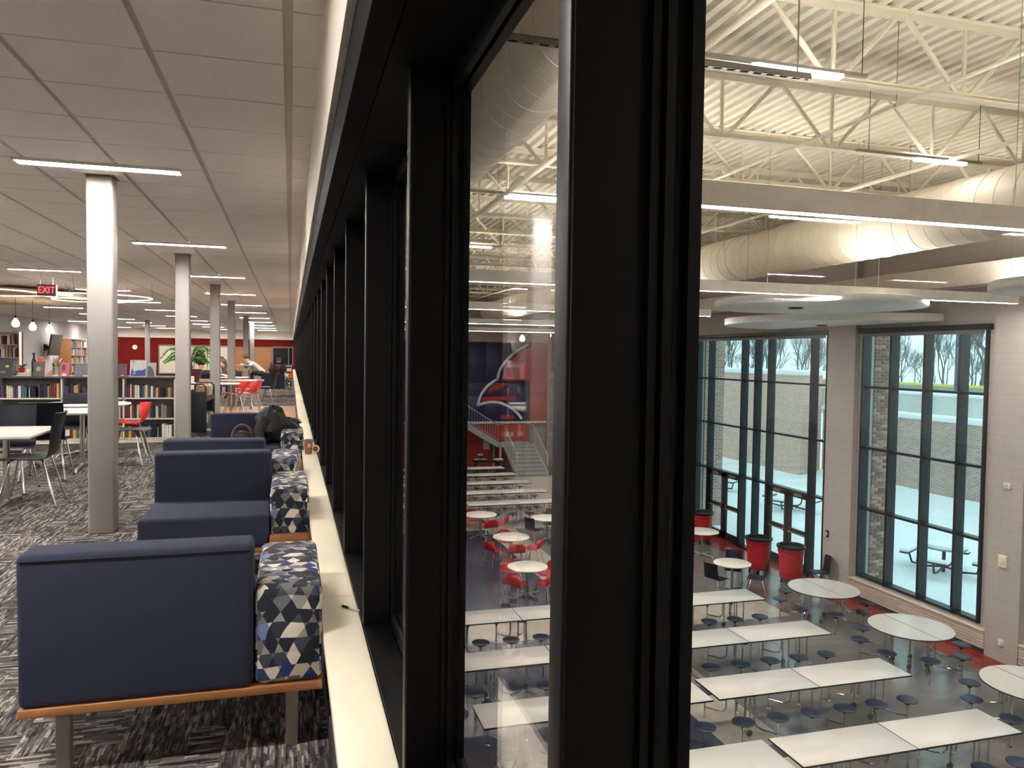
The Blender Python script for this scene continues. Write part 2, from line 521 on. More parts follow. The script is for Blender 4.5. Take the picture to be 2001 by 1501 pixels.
# the window wall between library and cafeteria
win = empty('window_1', (0, 0, 0), 0, kind='structure')
body_me = MB().box(0.272, 0.412, -0.019, 0.019, 0.43, 2.12)
body_me.box(0.352, 0.362, -0.027, 0.027, 0.43, 2.12)
body_me.box(0.366, 0.376, -0.032, 0.032, 0.43, 2.12)
body_me.box(0.394, 0.408, -0.032, 0.032, 0.43, 2.12)
body_me = body_me.mesh('mullion'); body_me.materials.append(m_black)
face_me = MB().rbox(0.266, 0.2725, -0.0195, 0.0195, 0.425, 2.125, 0.0025, 2).mesh('mullion_face'); face_me.materials.append(m_blackmet)
MY = [0.747 + 1.083 * k for k in range(-4, 46)]
for i, my in enumerate(MY):
    mu_ = put('mullion', body_me, None, win, (0, my, 0))
    put('mullion_face', face_me, None, mu_)
pl_me = MB().box(0.266, 0.362, -0.52, 0.52, 0.40, 0.43).mesh('sill_panel'); pl_me.materials.append(m_black)
gp_me = MB().box(0.382, 0.388, -0.52, 0.52, 0.42, 2.10).mesh('glass_pane'); gp_me.materials.append(m_glass)
rail = MB()
for z0, z1 in ((0.40, 0.47), (2.075, 2.12)):
    rail.box(0.366, 0.380, -0.51, 0.51, z0, z1); rail.box(0.390, 0.41, -0.51, 0.51, z0, z1)
rail_me = rail.mesh('glazing_bead'); rail_me.materials.append(m_black)
for my in MY[:-1]:
    if my > 49: break
    put('sill_panel', pl_me, None, win, (0, my + 0.5415, 0))
    put('glass_pane', gp_me, None, win, (0, my + 0.5415, 0))
    put('glazing_bead', rail_me, None, win, (0, my + 0.5415, 0))
# the library floor edge and the wall above and below the windows as seen from the cafeteria
tag(MB().box(0.30, 0.43, -5, 40, FLZ, 0.40).build('wall_cafeteria_left', m_cafwall), kind='structure')
tag(MB().box(0.30, 0.43, -5, 40, 2.9, 5.6).build('wall_upper_left', m_cafwall), kind='structure')
# far and left walls of the library
wb = MB().box(-10.9, 0.3, 50.4, 50.6, 0, 2.27).build('wall_back', mat('library_red_paint', (104, 26, 20), 0.9, var=0.04, scale=1, spec=0.1)); tag(wb, kind='structure')
tag(MB().box(-10.7, 0.125, 50.3, 50.6, 2.27, 2.83).build('wall_back_bulkhead', m_white), kind='structure')
tag(MB().box(-10.9, -10.7, -5, 50.4, 0, 2.83).build('wall_left', mat('pale_grey_wall', (206, 200, 196), 0.6, var=0.02)), kind='structure')
tag(MB().box(-10.9, 0.43, -5.2, -5.0, -0.1, 2.9).build('wall_front', mat('grey_front_wall', (120, 116, 112), 0.7)), kind='structure')

# ---------------------------------------------------------------- library columns
COLS = [(-1.435, 6.77), (-1.46, 11.72), (-1.48, 16.75), (-1.52, 21.8), (-1.62, 30.6), (-1.66, 36.2), (-6.1, 37.2)]
col_me = MB().rbox(-0.094, 0.094, -0.094, 0.094, 0, CZ, 0.018, 3).mesh('column_shaft'); col_me.materials.append(m_col)
plate_me = MB().box(-0.11, 0.11, -0.11, 0.11, CZ - 0.006, CZ + 0.004).mesh('ceiling_collar'); plate_me.materials.append(m_leg)
cl = ['nearest grey square column, standing behind the sofas on the carpet', 'second grey column, beside the navy book cart', 'third grey column, behind the book cart by the far tables',
      'fourth grey column, left of the far wooden door', 'slim grey column lit bright near the far wooden door', 'farthest grey column in the row near the window wall',
      'lone far grey column in front of the dark red wall']
for (x, y), l in zip(COLS, cl):
    c = empty('column', (x, y, 0), 0, l, 'column', 'square steel columns of the library')
    put('column_shaft', col_me, None, c); put('ceiling_collar', plate_me, None, c)

# ---------------------------------------------------------------- library strip lights
m_lamp = emit('library_lamp_lens', (1.0, 0.98, 0.96), LIB_LAMP)
lens_me = MB().rbox(-0.54, 0.54, -0.06, 0.06, CZ - 0.016, CZ - 0.002, 0.006, 2).mesh('lens'); lens_me.materials.append(m_lamp)
hs = MB().box(-0.56, 0.56, -0.07, -0.062, CZ - 0.026, CZ + 0.01).box(-0.56, 0.56, 0.062, 0.07, CZ - 0.026, CZ + 0.01)
hs.box(-0.56, -0.545, -0.07, 0.07, CZ - 0.026, CZ + 0.01).box(0.545, 0.56, -0.07, 0.07, CZ - 0.026, CZ + 0.01)
hous_me = hs.mesh('housing'); hous_me.materials.append(m_white)
rowname = ['nearest the window wall', 'second from the window wall', 'third from the window wall', 'nearest the left wall']
for j, X in enumerate((-1.35, -4.02, -6.95, -9.4)):
    for k in range(-2, 11):  # negative rows are out of view, added to light the near end
        Y = 6.33 + 4.235 * k
        if k == -2 and j == 0: continue
        if X == -9.4 and 19 < Y < 36.5: continue
        wh = ('row %s, ' % rowname[j]) + (ORD[k] + ' from the front' if k >= 0 else ('added unseen behind the viewpoint' if k == -2 else 'added unseen beside the viewpoint'))
        o = empty('ceiling_light', (X, Y, 0), 0, 'linear white ceiling light in the ' + wh, 'ceiling light', 'recessed linear lights in the library ceiling')
        put('lens', lens_me, None, o); put('housing', hous_me, None, o)
# ring lights
def ring(x, y, z, r, label):
    o = empty('ring_light', (x, y, z), 0, label, 'ring light', 'glowing ring lights over the library')
    pts = [(r * math.cos(a), r * math.sin(a), 0) for a in [2 * PI * i / 40 for i in range(41)]]
    MB().tube(pts, 0.012, 6, cap=False).build('light_tube', emit('ring_lamp', (1.0, 0.86, 0.7), 0.45), o)
    for a in (0.3, 2.4, 4.5):
        MB().tube([(r * math.cos(a), r * math.sin(a), 0.02), (r * math.cos(a), r * math.sin(a), CZ - z)], 0.004, 5).build('hanger_wire', m_steel, o)
ring(-3.65, 16.8, 2.5, 0.98, 'large glowing ring light hanging behind the nearest column')
ring(-5.52, 16.3, 2.5, 1.06, 'glowing ring light cut by the left edge, left of the EXIT sign')
ring(-4.05, 18.0, 2.5, 0.7, 'smaller glowing ring light behind the large ring')
# lowered tan ceiling disc and pendant bulbs
dc = empty('ceiling_disc', (-6.9, 20.6, 2.62), 0, 'tan lowered round ceiling panel above the pendant bulbs', 'ceiling panel')
MB().lathe([(2.4, 0), (2.45, 0.03), (2.45, 0.12), (2.4, 0.14)], n=48).build('disc_panel', mat('tan_panel', (206, 178, 150), 0.6), dc)
for (x, y, z), wh in zip([(-6.03, 20.0, 2.06), (-5.97, 21.0, 2.01), (-5.88, 22.0, 1.99)], ['leftmost', 'middle', 'rightmost']):
    o = empty('pendant_light', (x, y, z), 0, '%s of three glowing pendant bulbs left of the nearest column' % wh, 'pendant lamp', 'pendant bulbs at the back left')
    MB().lathe([(0.02, 0.1), (0.045, 0.06), (0.075, 0.0), (0.08, -0.04), (0.06, -0.08), (0.02, -0.1)], n=16).build('glass_bulb', emit('bulb_glow', (1, 0.86, 0.62), 7), o)
    MB().tube([(0, 0, 0.09), (0, 0, 0.16)], 0.022, 8).build('socket', m_black, o)
    MB().tube([(0, 0, 0.15), (0, 0, 2.64 - z)], 0.005, 5).build('cord', m_black, o)

# ================================================================ LIBRARY FURNITURE
def make_sofa(flip):
    s = -1 if flip else 1
    o = empty('sofa', (0, 0, 0), 0, 'x', 'sofa', 'navy sofas with patterned arms beside the window wall')
    def yy(a, b): return (a, b) if not flip else (-b, -a)
    b = MB().rbox(0, 0.742, *yy(0, 0.17), 0.252, 0.772, 0.022, 3)
    b.v = [(x, y + s * max(0, z - 0.45) * -0.03, z) for x, y, z in b.v]
    bk = b.build('backrest', m_navyfab, o)
    pts = [(0.012, s * -0.0105, 0.752), (0.37, s * -0.0112, 0.752), (0.73, s * -0.0105, 0.752)]
    MB().tube(pts, 0.0028, 6).build('seam_piping', mat('dark_piping', (20, 21, 30), 0.8), bk)
    MB().rbox(0, 0.742, *yy(0.165, 0.765), 0.252, 0.455, 0.025, 3).build('seat_cushion', m_navyfab, o)
    MB().rbox(0.746, 0.982, *yy(0.005, 0.715), 0.252, 0.61, 0.03, 3).build('armrest', m_facet, o)
    MB().rbox(0.746, 0.982, *yy(0.7, 0.775), 0.25, 0.325, 0.006, 2).build('arm_block', m_wood, o)
    MB().rbox(0, 0.982, *yy(0.0, 0.77), 0.222, 0.252, 0.003, 2).build('wood_base', m_wood, o)
    for x0 in (0.1, 0.853):
        for y0 in (0.05, 0.66):
            MB().rbox(x0, x0 + 0.045, *yy(y0, y0 + 0.045), 0, 0.222, 0.003, 2).build('leg', m_leg, o)
    return o
sa = make_sofa(False); ua = []
sb = make_sofa(True); ub = []
G = 'navy sofas with patterned arms beside the window wall'
place(sa, ua, (-0.868, 2.85, 0), 0, 'nearest navy sofa, its back to the viewer, patterned arm against the sill', G)
place(sb, ub, (-0.868, 5.68, 0), 0, 'second navy sofa, seat facing the viewer, behind the nearest sofa', G)
place(sa, ua, (-0.94, 6.36, 0), math.radians(-4), 'third navy sofa, slightly turned, its back just above the second sofa', G)
place(sb, ub, (-0.845, 9.16, 0), 0, 'fourth navy sofa, holding the dark jacket, below the coffee cups', G)
place(sa, ua, (-0.93, 26.6, 0), 0, 'far navy sofa with bags on its back near the far wall', G)

# dark quilted jacket heaped on the fourth sofa
def blob(cx, cy, cz, rx, ry, rz, seed, amp=0.22, nu=28, nv=16, fold=7):
    rnd = random.Random(seed)
    ph = [rnd.uniform(0, 6.28) for _ in range(8)]
    vs = []; fs = []
    for i in range(nv + 1):
        th = PI * i / nv
        for k in range(nu):
            a = 2 * PI * k / nu
            d = 1 + amp * (0.5 * math.sin(fold * a + 3 * th + ph[0]) * math.sin(th) + 0.5 * math.sin(3 * a - 5 * th + ph[1]) + 0.4 * math.sin(9 * th + 2 * a + ph[2]) * math.sin(th))
            vs.append((cx + rx * d * math.sin(th) * math.cos(a), cy + ry * d * math.sin(th) * math.sin(a), cz + rz * d * math.cos(th)))
    for i in range(nv):
        for k in range(nu):
            a = i * nu + k; b = i * nu + (k + 1) % nu
            fs.append((a, a + nu, b + nu, b))
    return vs, fs
def quilt():
    m, n, b = nodes_of('quilted_dark_cloth', 0.7)
    t = N(n, 'ShaderNodeTexCoord')
    wv = N(n, 'ShaderNodeTexWave'); wv.inputs['Scale'].default_value = 14; wv.inputs['Distortion'].default_value = 3; wv.bands_direction = 'DIAGONAL'
    n.links.new(t.outputs['Object'], wv.inputs['Vector'])
    n.links.new(ramp(n, wv.outputs['Fac'], [(0.2, (12, 11, 11)), (0.75, (26, 24, 22)), (0.97, (58, 52, 46))]), b.inputs['Base Color'])
    return m
mq = quilt()
jk = empty('jacket', (-0.17, 8.9, 0.42), 0, 'dark quilted jacket heaped over the arm of the fourth sofa', 'jacket')
MB().add(*blob(-0.02, 0.02, 0.22, 0.17, 0.16, 0.21, 3), True).build('jacket_body', mq, jk)
MB().add(*blob(0.12, 0.03, 0.22, 0.13, 0.13, 0.09, 5, fold=5), True).build('jacket_hood', mq, jk)
MB().tube([(-0.1, -0.05, 0.3), (-0.16, -0.14, 0.16), (-0.13, -0.2, 0.02)], [0.07, 0.06, 0.05], 10).build('sleeve', mq, jk)
fur = MB(); rnd = random.Random(2)
for k in range(70):
    a = rnd.uniform(0, 6.28); p = Vector((0.2 + 0.05 * math.cos(a), 0.03 + 0.05 * math.sin(a), 0.22 + rnd.uniform(-0.03, 0.05)))
    fur.tube([p, p + Vector((rnd.uniform(0, 0.06), rnd.uniform(-0.03, 0.03), rnd.uniform(-0.02, 0.04)))], [0.006, 0.001], 4, cap=False)
tag(fur.build('fur_trim', mat('brown_fur', (70, 54, 42), 0.9), jk), kind='stuff')
hb = empty('handbag', (-0.5, 8.75, 0.455), 0, 'brown rounded handbag on the seat of the fourth sofa', 'bag')
MB().add(*blob(0, 0, 0.075, 0.1, 0.06, 0.075, 9, 0.05, fold=4), True).build('bag_body', mat('dark_bag', (38, 30, 28), 0.6), hb)
MB().tube([(0.1 * math.cos(a), 0, 0.08 + 0.13 * math.sin(a)) for a in [PI * i / 12 for i in range(13)]], 0.016, 8).build('bag_handle', mat('brown_leather', (92, 62, 44), 0.5), hb)

# cups and pen on the sill
m_cup = mat('brown_paper_cup', (124, 84, 54), 0.7, var=0.05)
m_cupw = mat('cream_paper', (226, 208, 180), 0.6)
cu = empty('coffee_cup', (0.178, 8.1, 0.42), 0, 'brown paper coffee cup standing on the window sill', 'cup')
MB().lathe([(0.03, 0), (0.033, 0.002), (0.042, 0.135), (0.041, 0.135)], n=20).build('cup_wall', m_cup, cu)
MB().lathe([(0.044, 0.133), (0.044, 0.142), (0.038, 0.15), (0.036, 0.148)], n=20).build('lid', mat('dark_lid', (110, 84, 66), 0.5), cu)
MB().box(-0.012, 0.02, -0.0425, -0.038, 0.075, 0.08).box(-0.004, 0.024, -0.0425, -0.038, 0.087, 0.092).box(-0.01, 0.018, -0.0425, -0.038, 0.1, 0.106).build('printed_mark', m_cupw, cu)
c2 = empty('coffee_cup', (0.25, 8.165, 0.4625), 0, 'cream paper cup lying on its side, open brown mouth towards the viewer', 'cup')
q = MB().lathe([(0.029, -0.11), (0.031, -0.108), (0.041, 0.0), (0.041, 0.003), (0.027, 0.003), (0.026, -0.003)], n=20)
q.v = [(x, -z, y) for x, y, z in q.v]; q.build('cup_wall', m_cupw, c2)
q = MB().lathe([(0.027, -0.006), (0.027, 0.0035), (0.02, 0.0035), (0.001, 0.0035)], n=20)
q.v = [(x, -z, y) for x, y, z in q.v]; q.build('cup_inside', m_cup, c2)
pn = empty('pen', (0.203, 3.158, 0.4245), 0, 'clear ballpoint pen with black cap lying on the sill', 'pen')
e = Vector((0.076, -0.095, 0.0))
MB().tube([e * 0.25, e], 0.0042, 8).build('barrel', mat('clear_barrel', (190, 184, 178), 0.3), pn)
MB().tube([e * -0.02, e * 0.05, e * 0.34], [0.002, 0.0052, 0.0052], 8).build('cap', m_black, pn)

# chairs ------------------------------------------------------------
def shell_mesh(prof, width, bucket=0.0, lift=0.0, rnd_top=0.0, n=10, th=0.008):
    vs = []; fs = []
    m = len(prof)
    nrm = []
    for i in range(m):
        a = prof[max(0, i - 1)]; b = prof[min(m - 1, i + 1)]
        d = Vector((b[0] - a[0], b[1] - a[1])).normalized()
        nrm.append((d.y, -d.x))
    for L in (1, -1):
        for i, (y, z) in enumerate(prof):
            t = i / (m - 1)
            wv = width[0] + (width[1] - width[0]) * t
            if rnd_top and t > 0.7: wv *= math.sqrt(max(0.05, 1 - ((t - 0.7) / 0.3) ** 2 * rnd_top))
            if t < 0.12: wv *= 0.86 + 0.14 * t / 0.12
            for k in range(n + 1):
                u = -1 + 2 * k / n
                seat = max(0, 1 - t * 2.2); back = min(1, max(0, t * 2.2 - 0.9))
                vs.append((u * wv / 2, y + nrm[i][0] * th * L * 0.5 + back * bucket * u * u + (rnd_top * 0.0), z - nrm[i][1] * 0 + nrm[i][1] * th * L * 0.5 + lift * seat * u * u))
    c = m * (n + 1)
    for i in range(m - 1):
        for k in range(n):
            a = i * (n + 1) + k
            fs.append((a, a + 1, a + n + 2, a + n + 1)); fs.append((c + a, c + a + n + 1, c + a + n + 2, c + a + 1))
    for i in range(m - 1):
        a = i * (n + 1); fs.append((a, a + n + 1, c + a + n + 1, c + a)); a += n; fs.append((a, c + a, c + a + n + 1, a + n + 1))
    for k in range(n):
        fs.append((k, c + k, c + k + 1, k + 1)); a = (m - 1) * (n + 1) + k; fs.append((a, a + 1, c + a + 1, c + a))
    return MB().add(vs, fs, True)
P_STD = [(0.235, 0.425), (0.215, 0.45), (0.12, 0.455), (0.0, 0.447), (-0.12, 0.447), (-0.175, 0.46), (-0.205, 0.50), (-0.222, 0.56), (-0.238, 0.64), (-0.258, 0.74), (-0.285, 0.84), (-0.3, 0.87)]
P_BKT = [(0.24, 0.45), (0.22, 0.475), (0.12, 0.478), (0.0, 0.465), (-0.11, 0.465), (-0.18, 0.48), (-0.225, 0.52), (-0.25, 0.58), (-0.268, 0.64), (-0.28, 0.70), (-0.288, 0.745)]
ME_STD = shell_mesh(P_STD, (0.45, 0.42), 0.05, 0.0).mesh('seat_shell')
ME_BKT = shell_mesh(P_BKT, (0.47, 0.50), 0.13, 0.02, 0.75).mesh('seat_shell')
LEGS = []
for sx in (-1, 1):
    for sy in (-1, 1):
        LEGS.append(MB().tube([(sx * 0.12, sy * 0.1, 0.44), (sx * 0.165, sy * 0.135, 0.43), (sx * 0.225, sy * 0.235 - 0.01, 0.008)], 0.0105, 8).mesh('leg'))
for l in LEGS: l.materials.append(m_chrome)
GLIDES = [MB().lathe([(0.014, 0), (0.014, 0.012)], (sx * 0.225, sy * 0.235 - 0.01, 0), 8).mesh('glide') for sx in (-1, 1) for sy in (-1, 1)]
for g in GLIDES: g.materials.append(m_blackedge)
BAR = [MB().tube([(-0.2, yb, 0.18), (0.2, yb, 0.18)], 0.007, 6).mesh('foot_bar') for yb in (-0.187, 0.175)]
for b_ in BAR: b_.materials.append(m_chrome)
def chair(kind, m, loc, rz, label, group=None, bars=False, cat='chair'):
    o = empty('chair', loc, rz, label, cat, group)
    base = ME_STD if kind == 'std' else ME_BKT
    key = base.name + m.name
    me = CH.get(key)
    if me is None:
        me = base.copy(); me.materials.clear(); me.materials.append(m); CH[key] = me
    put('seat_shell', me, None, o)
    for l in LEGS: put('leg', l, None, o)
    for g in GLIDES: put('glide', g, None, o)
    if bars:
        for b_ in BAR: put('foot_bar', b_, None, o)
    return o
CH = {}
HP = PI / 2
g1 = 'navy chairs around the library tables'
chair('std', m_navyplastic, (-2.33, 8.1, 0), HP * 1.04, 'navy plastic chair in side view at the near table, chrome legs on the carpet', g1)
chair('std', m_navyplastic, (-2.64, 9.74, 0), 0.06, 'navy chair showing its broad back, pushed to the middle table', g1)
chair('std', m_navyplastic, (-2.78, 8.9, 0), PI, 'navy chair cut by the left edge behind the near table', g1)
chair('std', m_navyplastic, (-2.72, 11.3, 0), PI, 'navy chair facing the viewer beyond the middle table', g1)
chair('std', m_navyplastic, (-2.0, 10.78, 0), -HP * 1.06, 'navy chair below the red chair, right of the nearest column', g1)
chair('bkt', m_redplastic, (-2.15, 11.6, 0), HP * 1.08, 'bright red bucket chair beside the round table, right of the nearest column', None, True)

# library tables ------------------------------------------------------
def lib_table(loc, sx, sy, h, label, rnd=False):
    o = empty('table', loc, 0, label, 'table', 'cream topped tables in the library')
    if rnd: MB().lathe([(sx - 0.01, h - 0.028), (sx, h - 0.02), (sx, h - 0.006), (sx - 0.008, h)], n=48).build('table_top', m_tabletop, o)
    else: MB().rbox(-sx, sx, -sy, sy, h - 0.028, h, 0.008, 2).build('table_top', m_tabletop, o)
    posts = [(0, 0)] if rnd else [(-sx * 0.62, 0), (sx * 0.62, 0)]
    for px, py in posts:
        MB().tube([(px, py, 0.03), (px, py, h - 0.028)], 0.028, 12).build('post', m_chrome, o)
        foot = MB()
        for a in ((0.6, 2.2, 3.7, 5.3) if rnd else (PI / 2, 3 * PI / 2)):
            r = 0.4 if rnd else sy * 0.8
            foot.tube([(px, py, 0.06), (px + r * 0.9 * math.cos(a), py + r * 0.9 * math.sin(a), 0.035), (px + r * math.cos(a), py + r * math.sin(a), 0.0)], [0.024, 0.02, 0.016], 8)
        foot.build('foot', m_steel, o)
    return o
lib_table((-3.05, 8.02, 0), 0.88, 0.5, 0.70, 'near rectangular cream table cut by the left edge')
lib_table((-2.72, 10.4, 0), 0.46, 0.43, 0.72, 'middle square cream table between navy chairs, behind the nearest column')
lib_table((-2.68, 11.75, 0), 0.54, 0.54, 0.725, 'round cream table behind the nearest column, beside the red chair', True)
lib_table((-1.66, 19.0, 0), 0.52, 0.4, 0.73, 'far cream table beside the red chairs, front one')
lib_table((-1.5, 21.2, 0), 0.82, 0.4, 0.73, 'far cream table beside the red chairs, middle one')
lib_table((-1.9, 23.6, 0), 0.7, 0.4, 0.73, 'far cream table where the people sit')
g2 = 'red chairs at the far tables'
chair('bkt', m_redplastic, (-1.28, 19.2, 0), HP, 'red chair at the far table, leftmost by the book cart', g2, True)
chair('bkt', m_redplastic, (-1.02, 19.5, 0), HP * 0.85, 'red chair at the far table, in front of the window sill side', g2, True)
chair('bkt', m_redplastic, (-0.98, 20.7, 0), HP * 1.1, 'red chair at the far table, rightmost of the cluster', g2, True)
chair('bkt', m_redplastic, (-1.2, 21.9, 0), PI, 'red chair behind the far table, tallest in view', g2, True)
chair('bkt', m_redplastic, (-2.3, 18.6, 0), -HP, 'red chair partly hidden behind the book cart', g2, True)
chair('std', m_navyplastic, (-0.66, 23.6, 0), HP * 0.8, 'navy chair alone on the far carpet in front of the far sofa', g1)

# book cart -------------------------------------------------------------
m_cart = mat('navy_steel', (27, 30, 42), 0.45, 0.1, var=0.05)
ct = empty('book_cart', (-1.535, 14.55, 0), math.radians(-4), 'navy steel book cart beside the second column', 'book cart')
for y in (-0.43, 0.41):
    MB().rbox(-0.178, 0.178, y, y + 0.02, 0.06, 0.765, 0.006, 2).build('end_panel', m_cart, ct)
    MB().tube([(-0.165, y + 0.01, 0.75), (-0.165, y + 0.01, 0.84), (-0.12, y + 0.01, 0.895), (0.12, y + 0.01, 0.895), (0.165, y + 0.01, 0.84), (0.165, y + 0.01, 0.75)], 0.013, 8).build('handle', m_cart, ct)
for z in (0.12, 0.6):
    MB().prism([(-0.17, z), (0.17, z), (0.17, z + 0.09), (0.155, z + 0.09), (0.155, z + 0.015), (-0.155, z + 0.015), (-0.155, z + 0.09), (-0.17, z + 0.09)], 'y', -0.41, 0.41).build('shelf', m_cart, ct)
MB().box(-0.17, -0.15, -0.41, 0.41, 0.3, 0.5).build('side_rail', m_cart, ct)
for x in (-0.14, 0.14):
    for y in (-0.4, 0.4):
        q = MB().lathe([(0.03, -0.012), (0.034, 0), (0.03, 0.012)], n=12); q.v = [(x + b, y + a, 0.034 + c) for a, b, c in q.v]
        q.build('caster', m_blackedge, ct)

# books -----------------------------------------------------------------
BC = {'black': (26, 24, 26), 'navy': (34, 42, 70), 'maroon': (104, 34, 42), 'cream': (206, 194, 168), 'white': (224, 218, 206), 'teal': (60, 104, 112), 'tan': (176, 142, 98),
      'green': (66, 82, 56), 'brown': (92, 64, 46), 'grey': (128, 124, 120), 'red': (168, 46, 42), 'blue': (62, 92, 150), 'yellow': (200, 166, 82), 'purple': (76, 58, 94)}
BM = {k: mat('book_' + k, v, 0.6, var=0.1, scale=30) for k, v in BC.items()}
m_page = mat('book_pages', (220, 208, 182), 0.9)
def book_mesh(w, d, h):
    return MB().prism([(-w / 2, d), (-w / 2, 0.006), (-w * 0.3, 0), (w * 0.3, 0), (w / 2, 0.006), (w / 2, d)], 'z', 0, h)
BOOKM = {}
def book(loc, w, d, h, colour, label, group, rz=0.0, tilt=0.0):
    k = (round(w, 3), d, round(h, 2), colour)
    if k not in BOOKM:
        me = book_mesh(*k[:3]).mesh('book'); me.materials.append(BM[colour]); BOOKM[k] = me
    o = put('book', BOOKM[k], None, None, loc)
    o.rotation_euler = (0, tilt, rz)
    return tag(o, label, 'book', group)
def fill(x0, x1, y, z, hmax, pal, where, group, rnd, dens=1.0, rz=0.0):
    x = x0
    while x < x1 - 0.03:
        run = rnd.randint(2, 5); c = rnd.choice(pal); h = rnd.uniform(0.72, 0.97) * hmax
        for _ in range(run):
            wd = rnd.choice((0.02, 0.024, 0.03, 0.036, 0.042))
            if x + wd > x1: return
            if rnd.random() < 0.72: c = rnd.choice(pal)
            hh = round(h * rnd.uniform(0.86, 1.04), 2)
            sz = 'slim' if wd < 0.025 else 'thick' if wd > 0.033 else 'upright'
            book((x + wd / 2, y + rnd.uniform(0, 0.02), z), wd, 0.15, hh, c, '%s %s book standing on %s' % (sz, c, where), group, rz)
            x += wd + 0.003
        if rnd.random() > dens: x += rnd.uniform(0.03, 0.09)

m_shelf = mat('cream_shelf_steel', (214, 204, 188), 0.5)
m_shelftop = mat('dark_shelf_top', (70, 68, 74), 0.4)
bc = empty('bookcase', (0, 13.27, 0), 0, 'long low cream bookcase with a dark top full of books', 'bookcase')
BX = [-1.78, -2.525, -3.39, -4.255, -5.12]
MB().rbox(-5.2, -1.74, -0.02, 0.46, 1.012, 1.04, 0.004, 2).build('top_board', m_shelftop, bc)
MB().box(-5.15, -1.78, 0.21, 0.23, 0.06, 1.012).build('back_panel', mat('mid_grey_steel', (120, 114, 108), 0.6), bc)  # back panel in a darker grey than the shelf boards
MB().box(-5.15, -1.78, 0.01, 0.44, 0.0, 0.06).build('plinth', m_shelf, bc)
for z in (0.057, 0.365, 0.69):
    MB().box(-5.15, -1.78, 0.0, 0.44, z, z + 0.022).build('shelf_board', m_shelf, bc)
for x in BX:
    MB().box(x - 0.012, x + 0.012, 0.0, 0.44, 0.06, 1.012).build('upright', m_shelf, bc)
rnd = random.Random(11)
PAL = [['cream', 'tan', 'maroon', 'black', 'white', 'teal', 'navy', 'brown', 'black', 'purple'], ['black', 'navy', 'maroon', 'cream', 'brown', 'grey', 'black', 'green'], ['navy', 'teal', 'red', 'white', 'green', 'tan', 'black', 'brown', 'yellow']]
bay = ['right bay', 'middle bay', 'left bay', 'end bay']
for si, (z, hm, nm) in enumerate([(0.714, 0.235, 'top'), (0.389, 0.235, 'middle'), (0.081, 0.235, 'bottom')]):
    for bi in range(3):
        fill(BX[bi + 1] + 0.016, BX[bi] - 0.016, 13.275, z, hm, PAL[si], 'the %s shelf, %s of the low bookcase' % (nm, bay[bi]), 'books in the low bookcase', rnd, 0.72)
    fill(-4.7, BX[3] - 0.016, 13.275, z, hm, PAL[si], 'the %s shelf, %s of the low bookcase' % (nm, bay[3]), 'books in the low bookcase', rnd, 0.7)
    for x in (-2.03, -3.0, -3.83):
        tag(MB().box(x - 0.002, x + 0.002, 13.272, 13.4, z, z + 0.16).build('bookend', m_white),
            'cream metal bookend on the %s shelf, %s' % (nm, {-2.03: 'right bay', -3.0: 'middle bay', -3.83: 'left bay'}[x]), 'bookend', 'bookends in the low bookcase')
# books on the cart
rnd = random.Random(5)
def cart_pt(x, y):
    a = math.radians(-4); return (-1.535 + x * math.cos(a) - y * math.sin(a), 14.55 + x * math.sin(a) + y * math.cos(a))
for z, nm, y0 in ((0.617, 'upper', -0.1), (0.137, 'lower', -0.35)):
    y = y0
    while y < 0.37:
        wd = rnd.choice((0.028, 0.036, 0.044)); c = rnd.choice(['white', 'cream', 'tan', 'red', 'grey', 'black', 'maroon'])
        X, Y = cart_pt(0.15, y + wd / 2)
        book((X, Y, z), wd, 0.2, round(rnd.uniform(0.2, 0.25), 2), c, '%s book on the %s shelf of the navy cart' % (c, nm), 'books on the navy cart', HP + math.radians(-4))
        y += wd + 0.002

# face-out books and small things on top of the bookcase
def face_book(x0, x1, h, cover, label, art=None, y=13.36):
    o = empty('display_book', ((x0 + x1) / 2, y, 1.04), 0, label, 'book', 'books displayed face out on the low bookcase')
    w = (x1 - x0) / 2; tl = 0.22
    def T(q):
        q.v = [(x, yy + z * tl, z) for x, yy, z in q.v]; return q
    T(MB().box(-w, w, 0, 0.004, 0, h)).build('cover', cover, o)
    T(MB().box(-w + 0.003, w - 0.002, 0.004, 0.022, 0.003, h - 0.003)).build('pages', m_page, o)
    T(MB().box(-w, w, 0.022, 0.026, 0, h)).build('back_cover', cover, o)
    for (pts, am) in art or []:
        T(MB().prism([(u * w, v * h) for u, v in pts], 'y', -0.0015, 0.0)).build('cover_art', am, o)
def circ(cx, cy, rx, ry, n=14): return [(cx + rx * math.cos(2 * PI * i / n), cy + ry * math.sin(2 * PI * i / n)) for i in range(n)]
mc = lambda n, c: mat('cover_' + n, c, 0.4, var=0.1, scale=20)
face_book(-4.5, -4.07, 0.25, mc('black', (38, 36, 44)), 'large black book with yellow motif, leftmost on the bookcase top', [(circ(0.6, 0.6, 0.12, 0.08), mc('gold', (206, 160, 60))), ([(-0.7, 0.2), (0.5, 0.2), (0.5, 0.3), (-0.7, 0.3)], mc('olive', (120, 110, 70)))])
face_book(-3.80, -3.665, 0.225, mc('slate', (60, 56, 64)), 'dark book with a tan emblem on the bookcase top', [(circ(0, 0.5, 0.5, 0.16), mc('tan', (178, 146, 104)))])
face_book(-3.65, -3.545, 0.215, mc('rose', (188, 168, 162)), 'pale pink book beside the dark emblem book', [([(-0.8, 0.05), (0.9, 0.05), (0.9, 0.45)], mc('terracotta', (166, 104, 84)))])
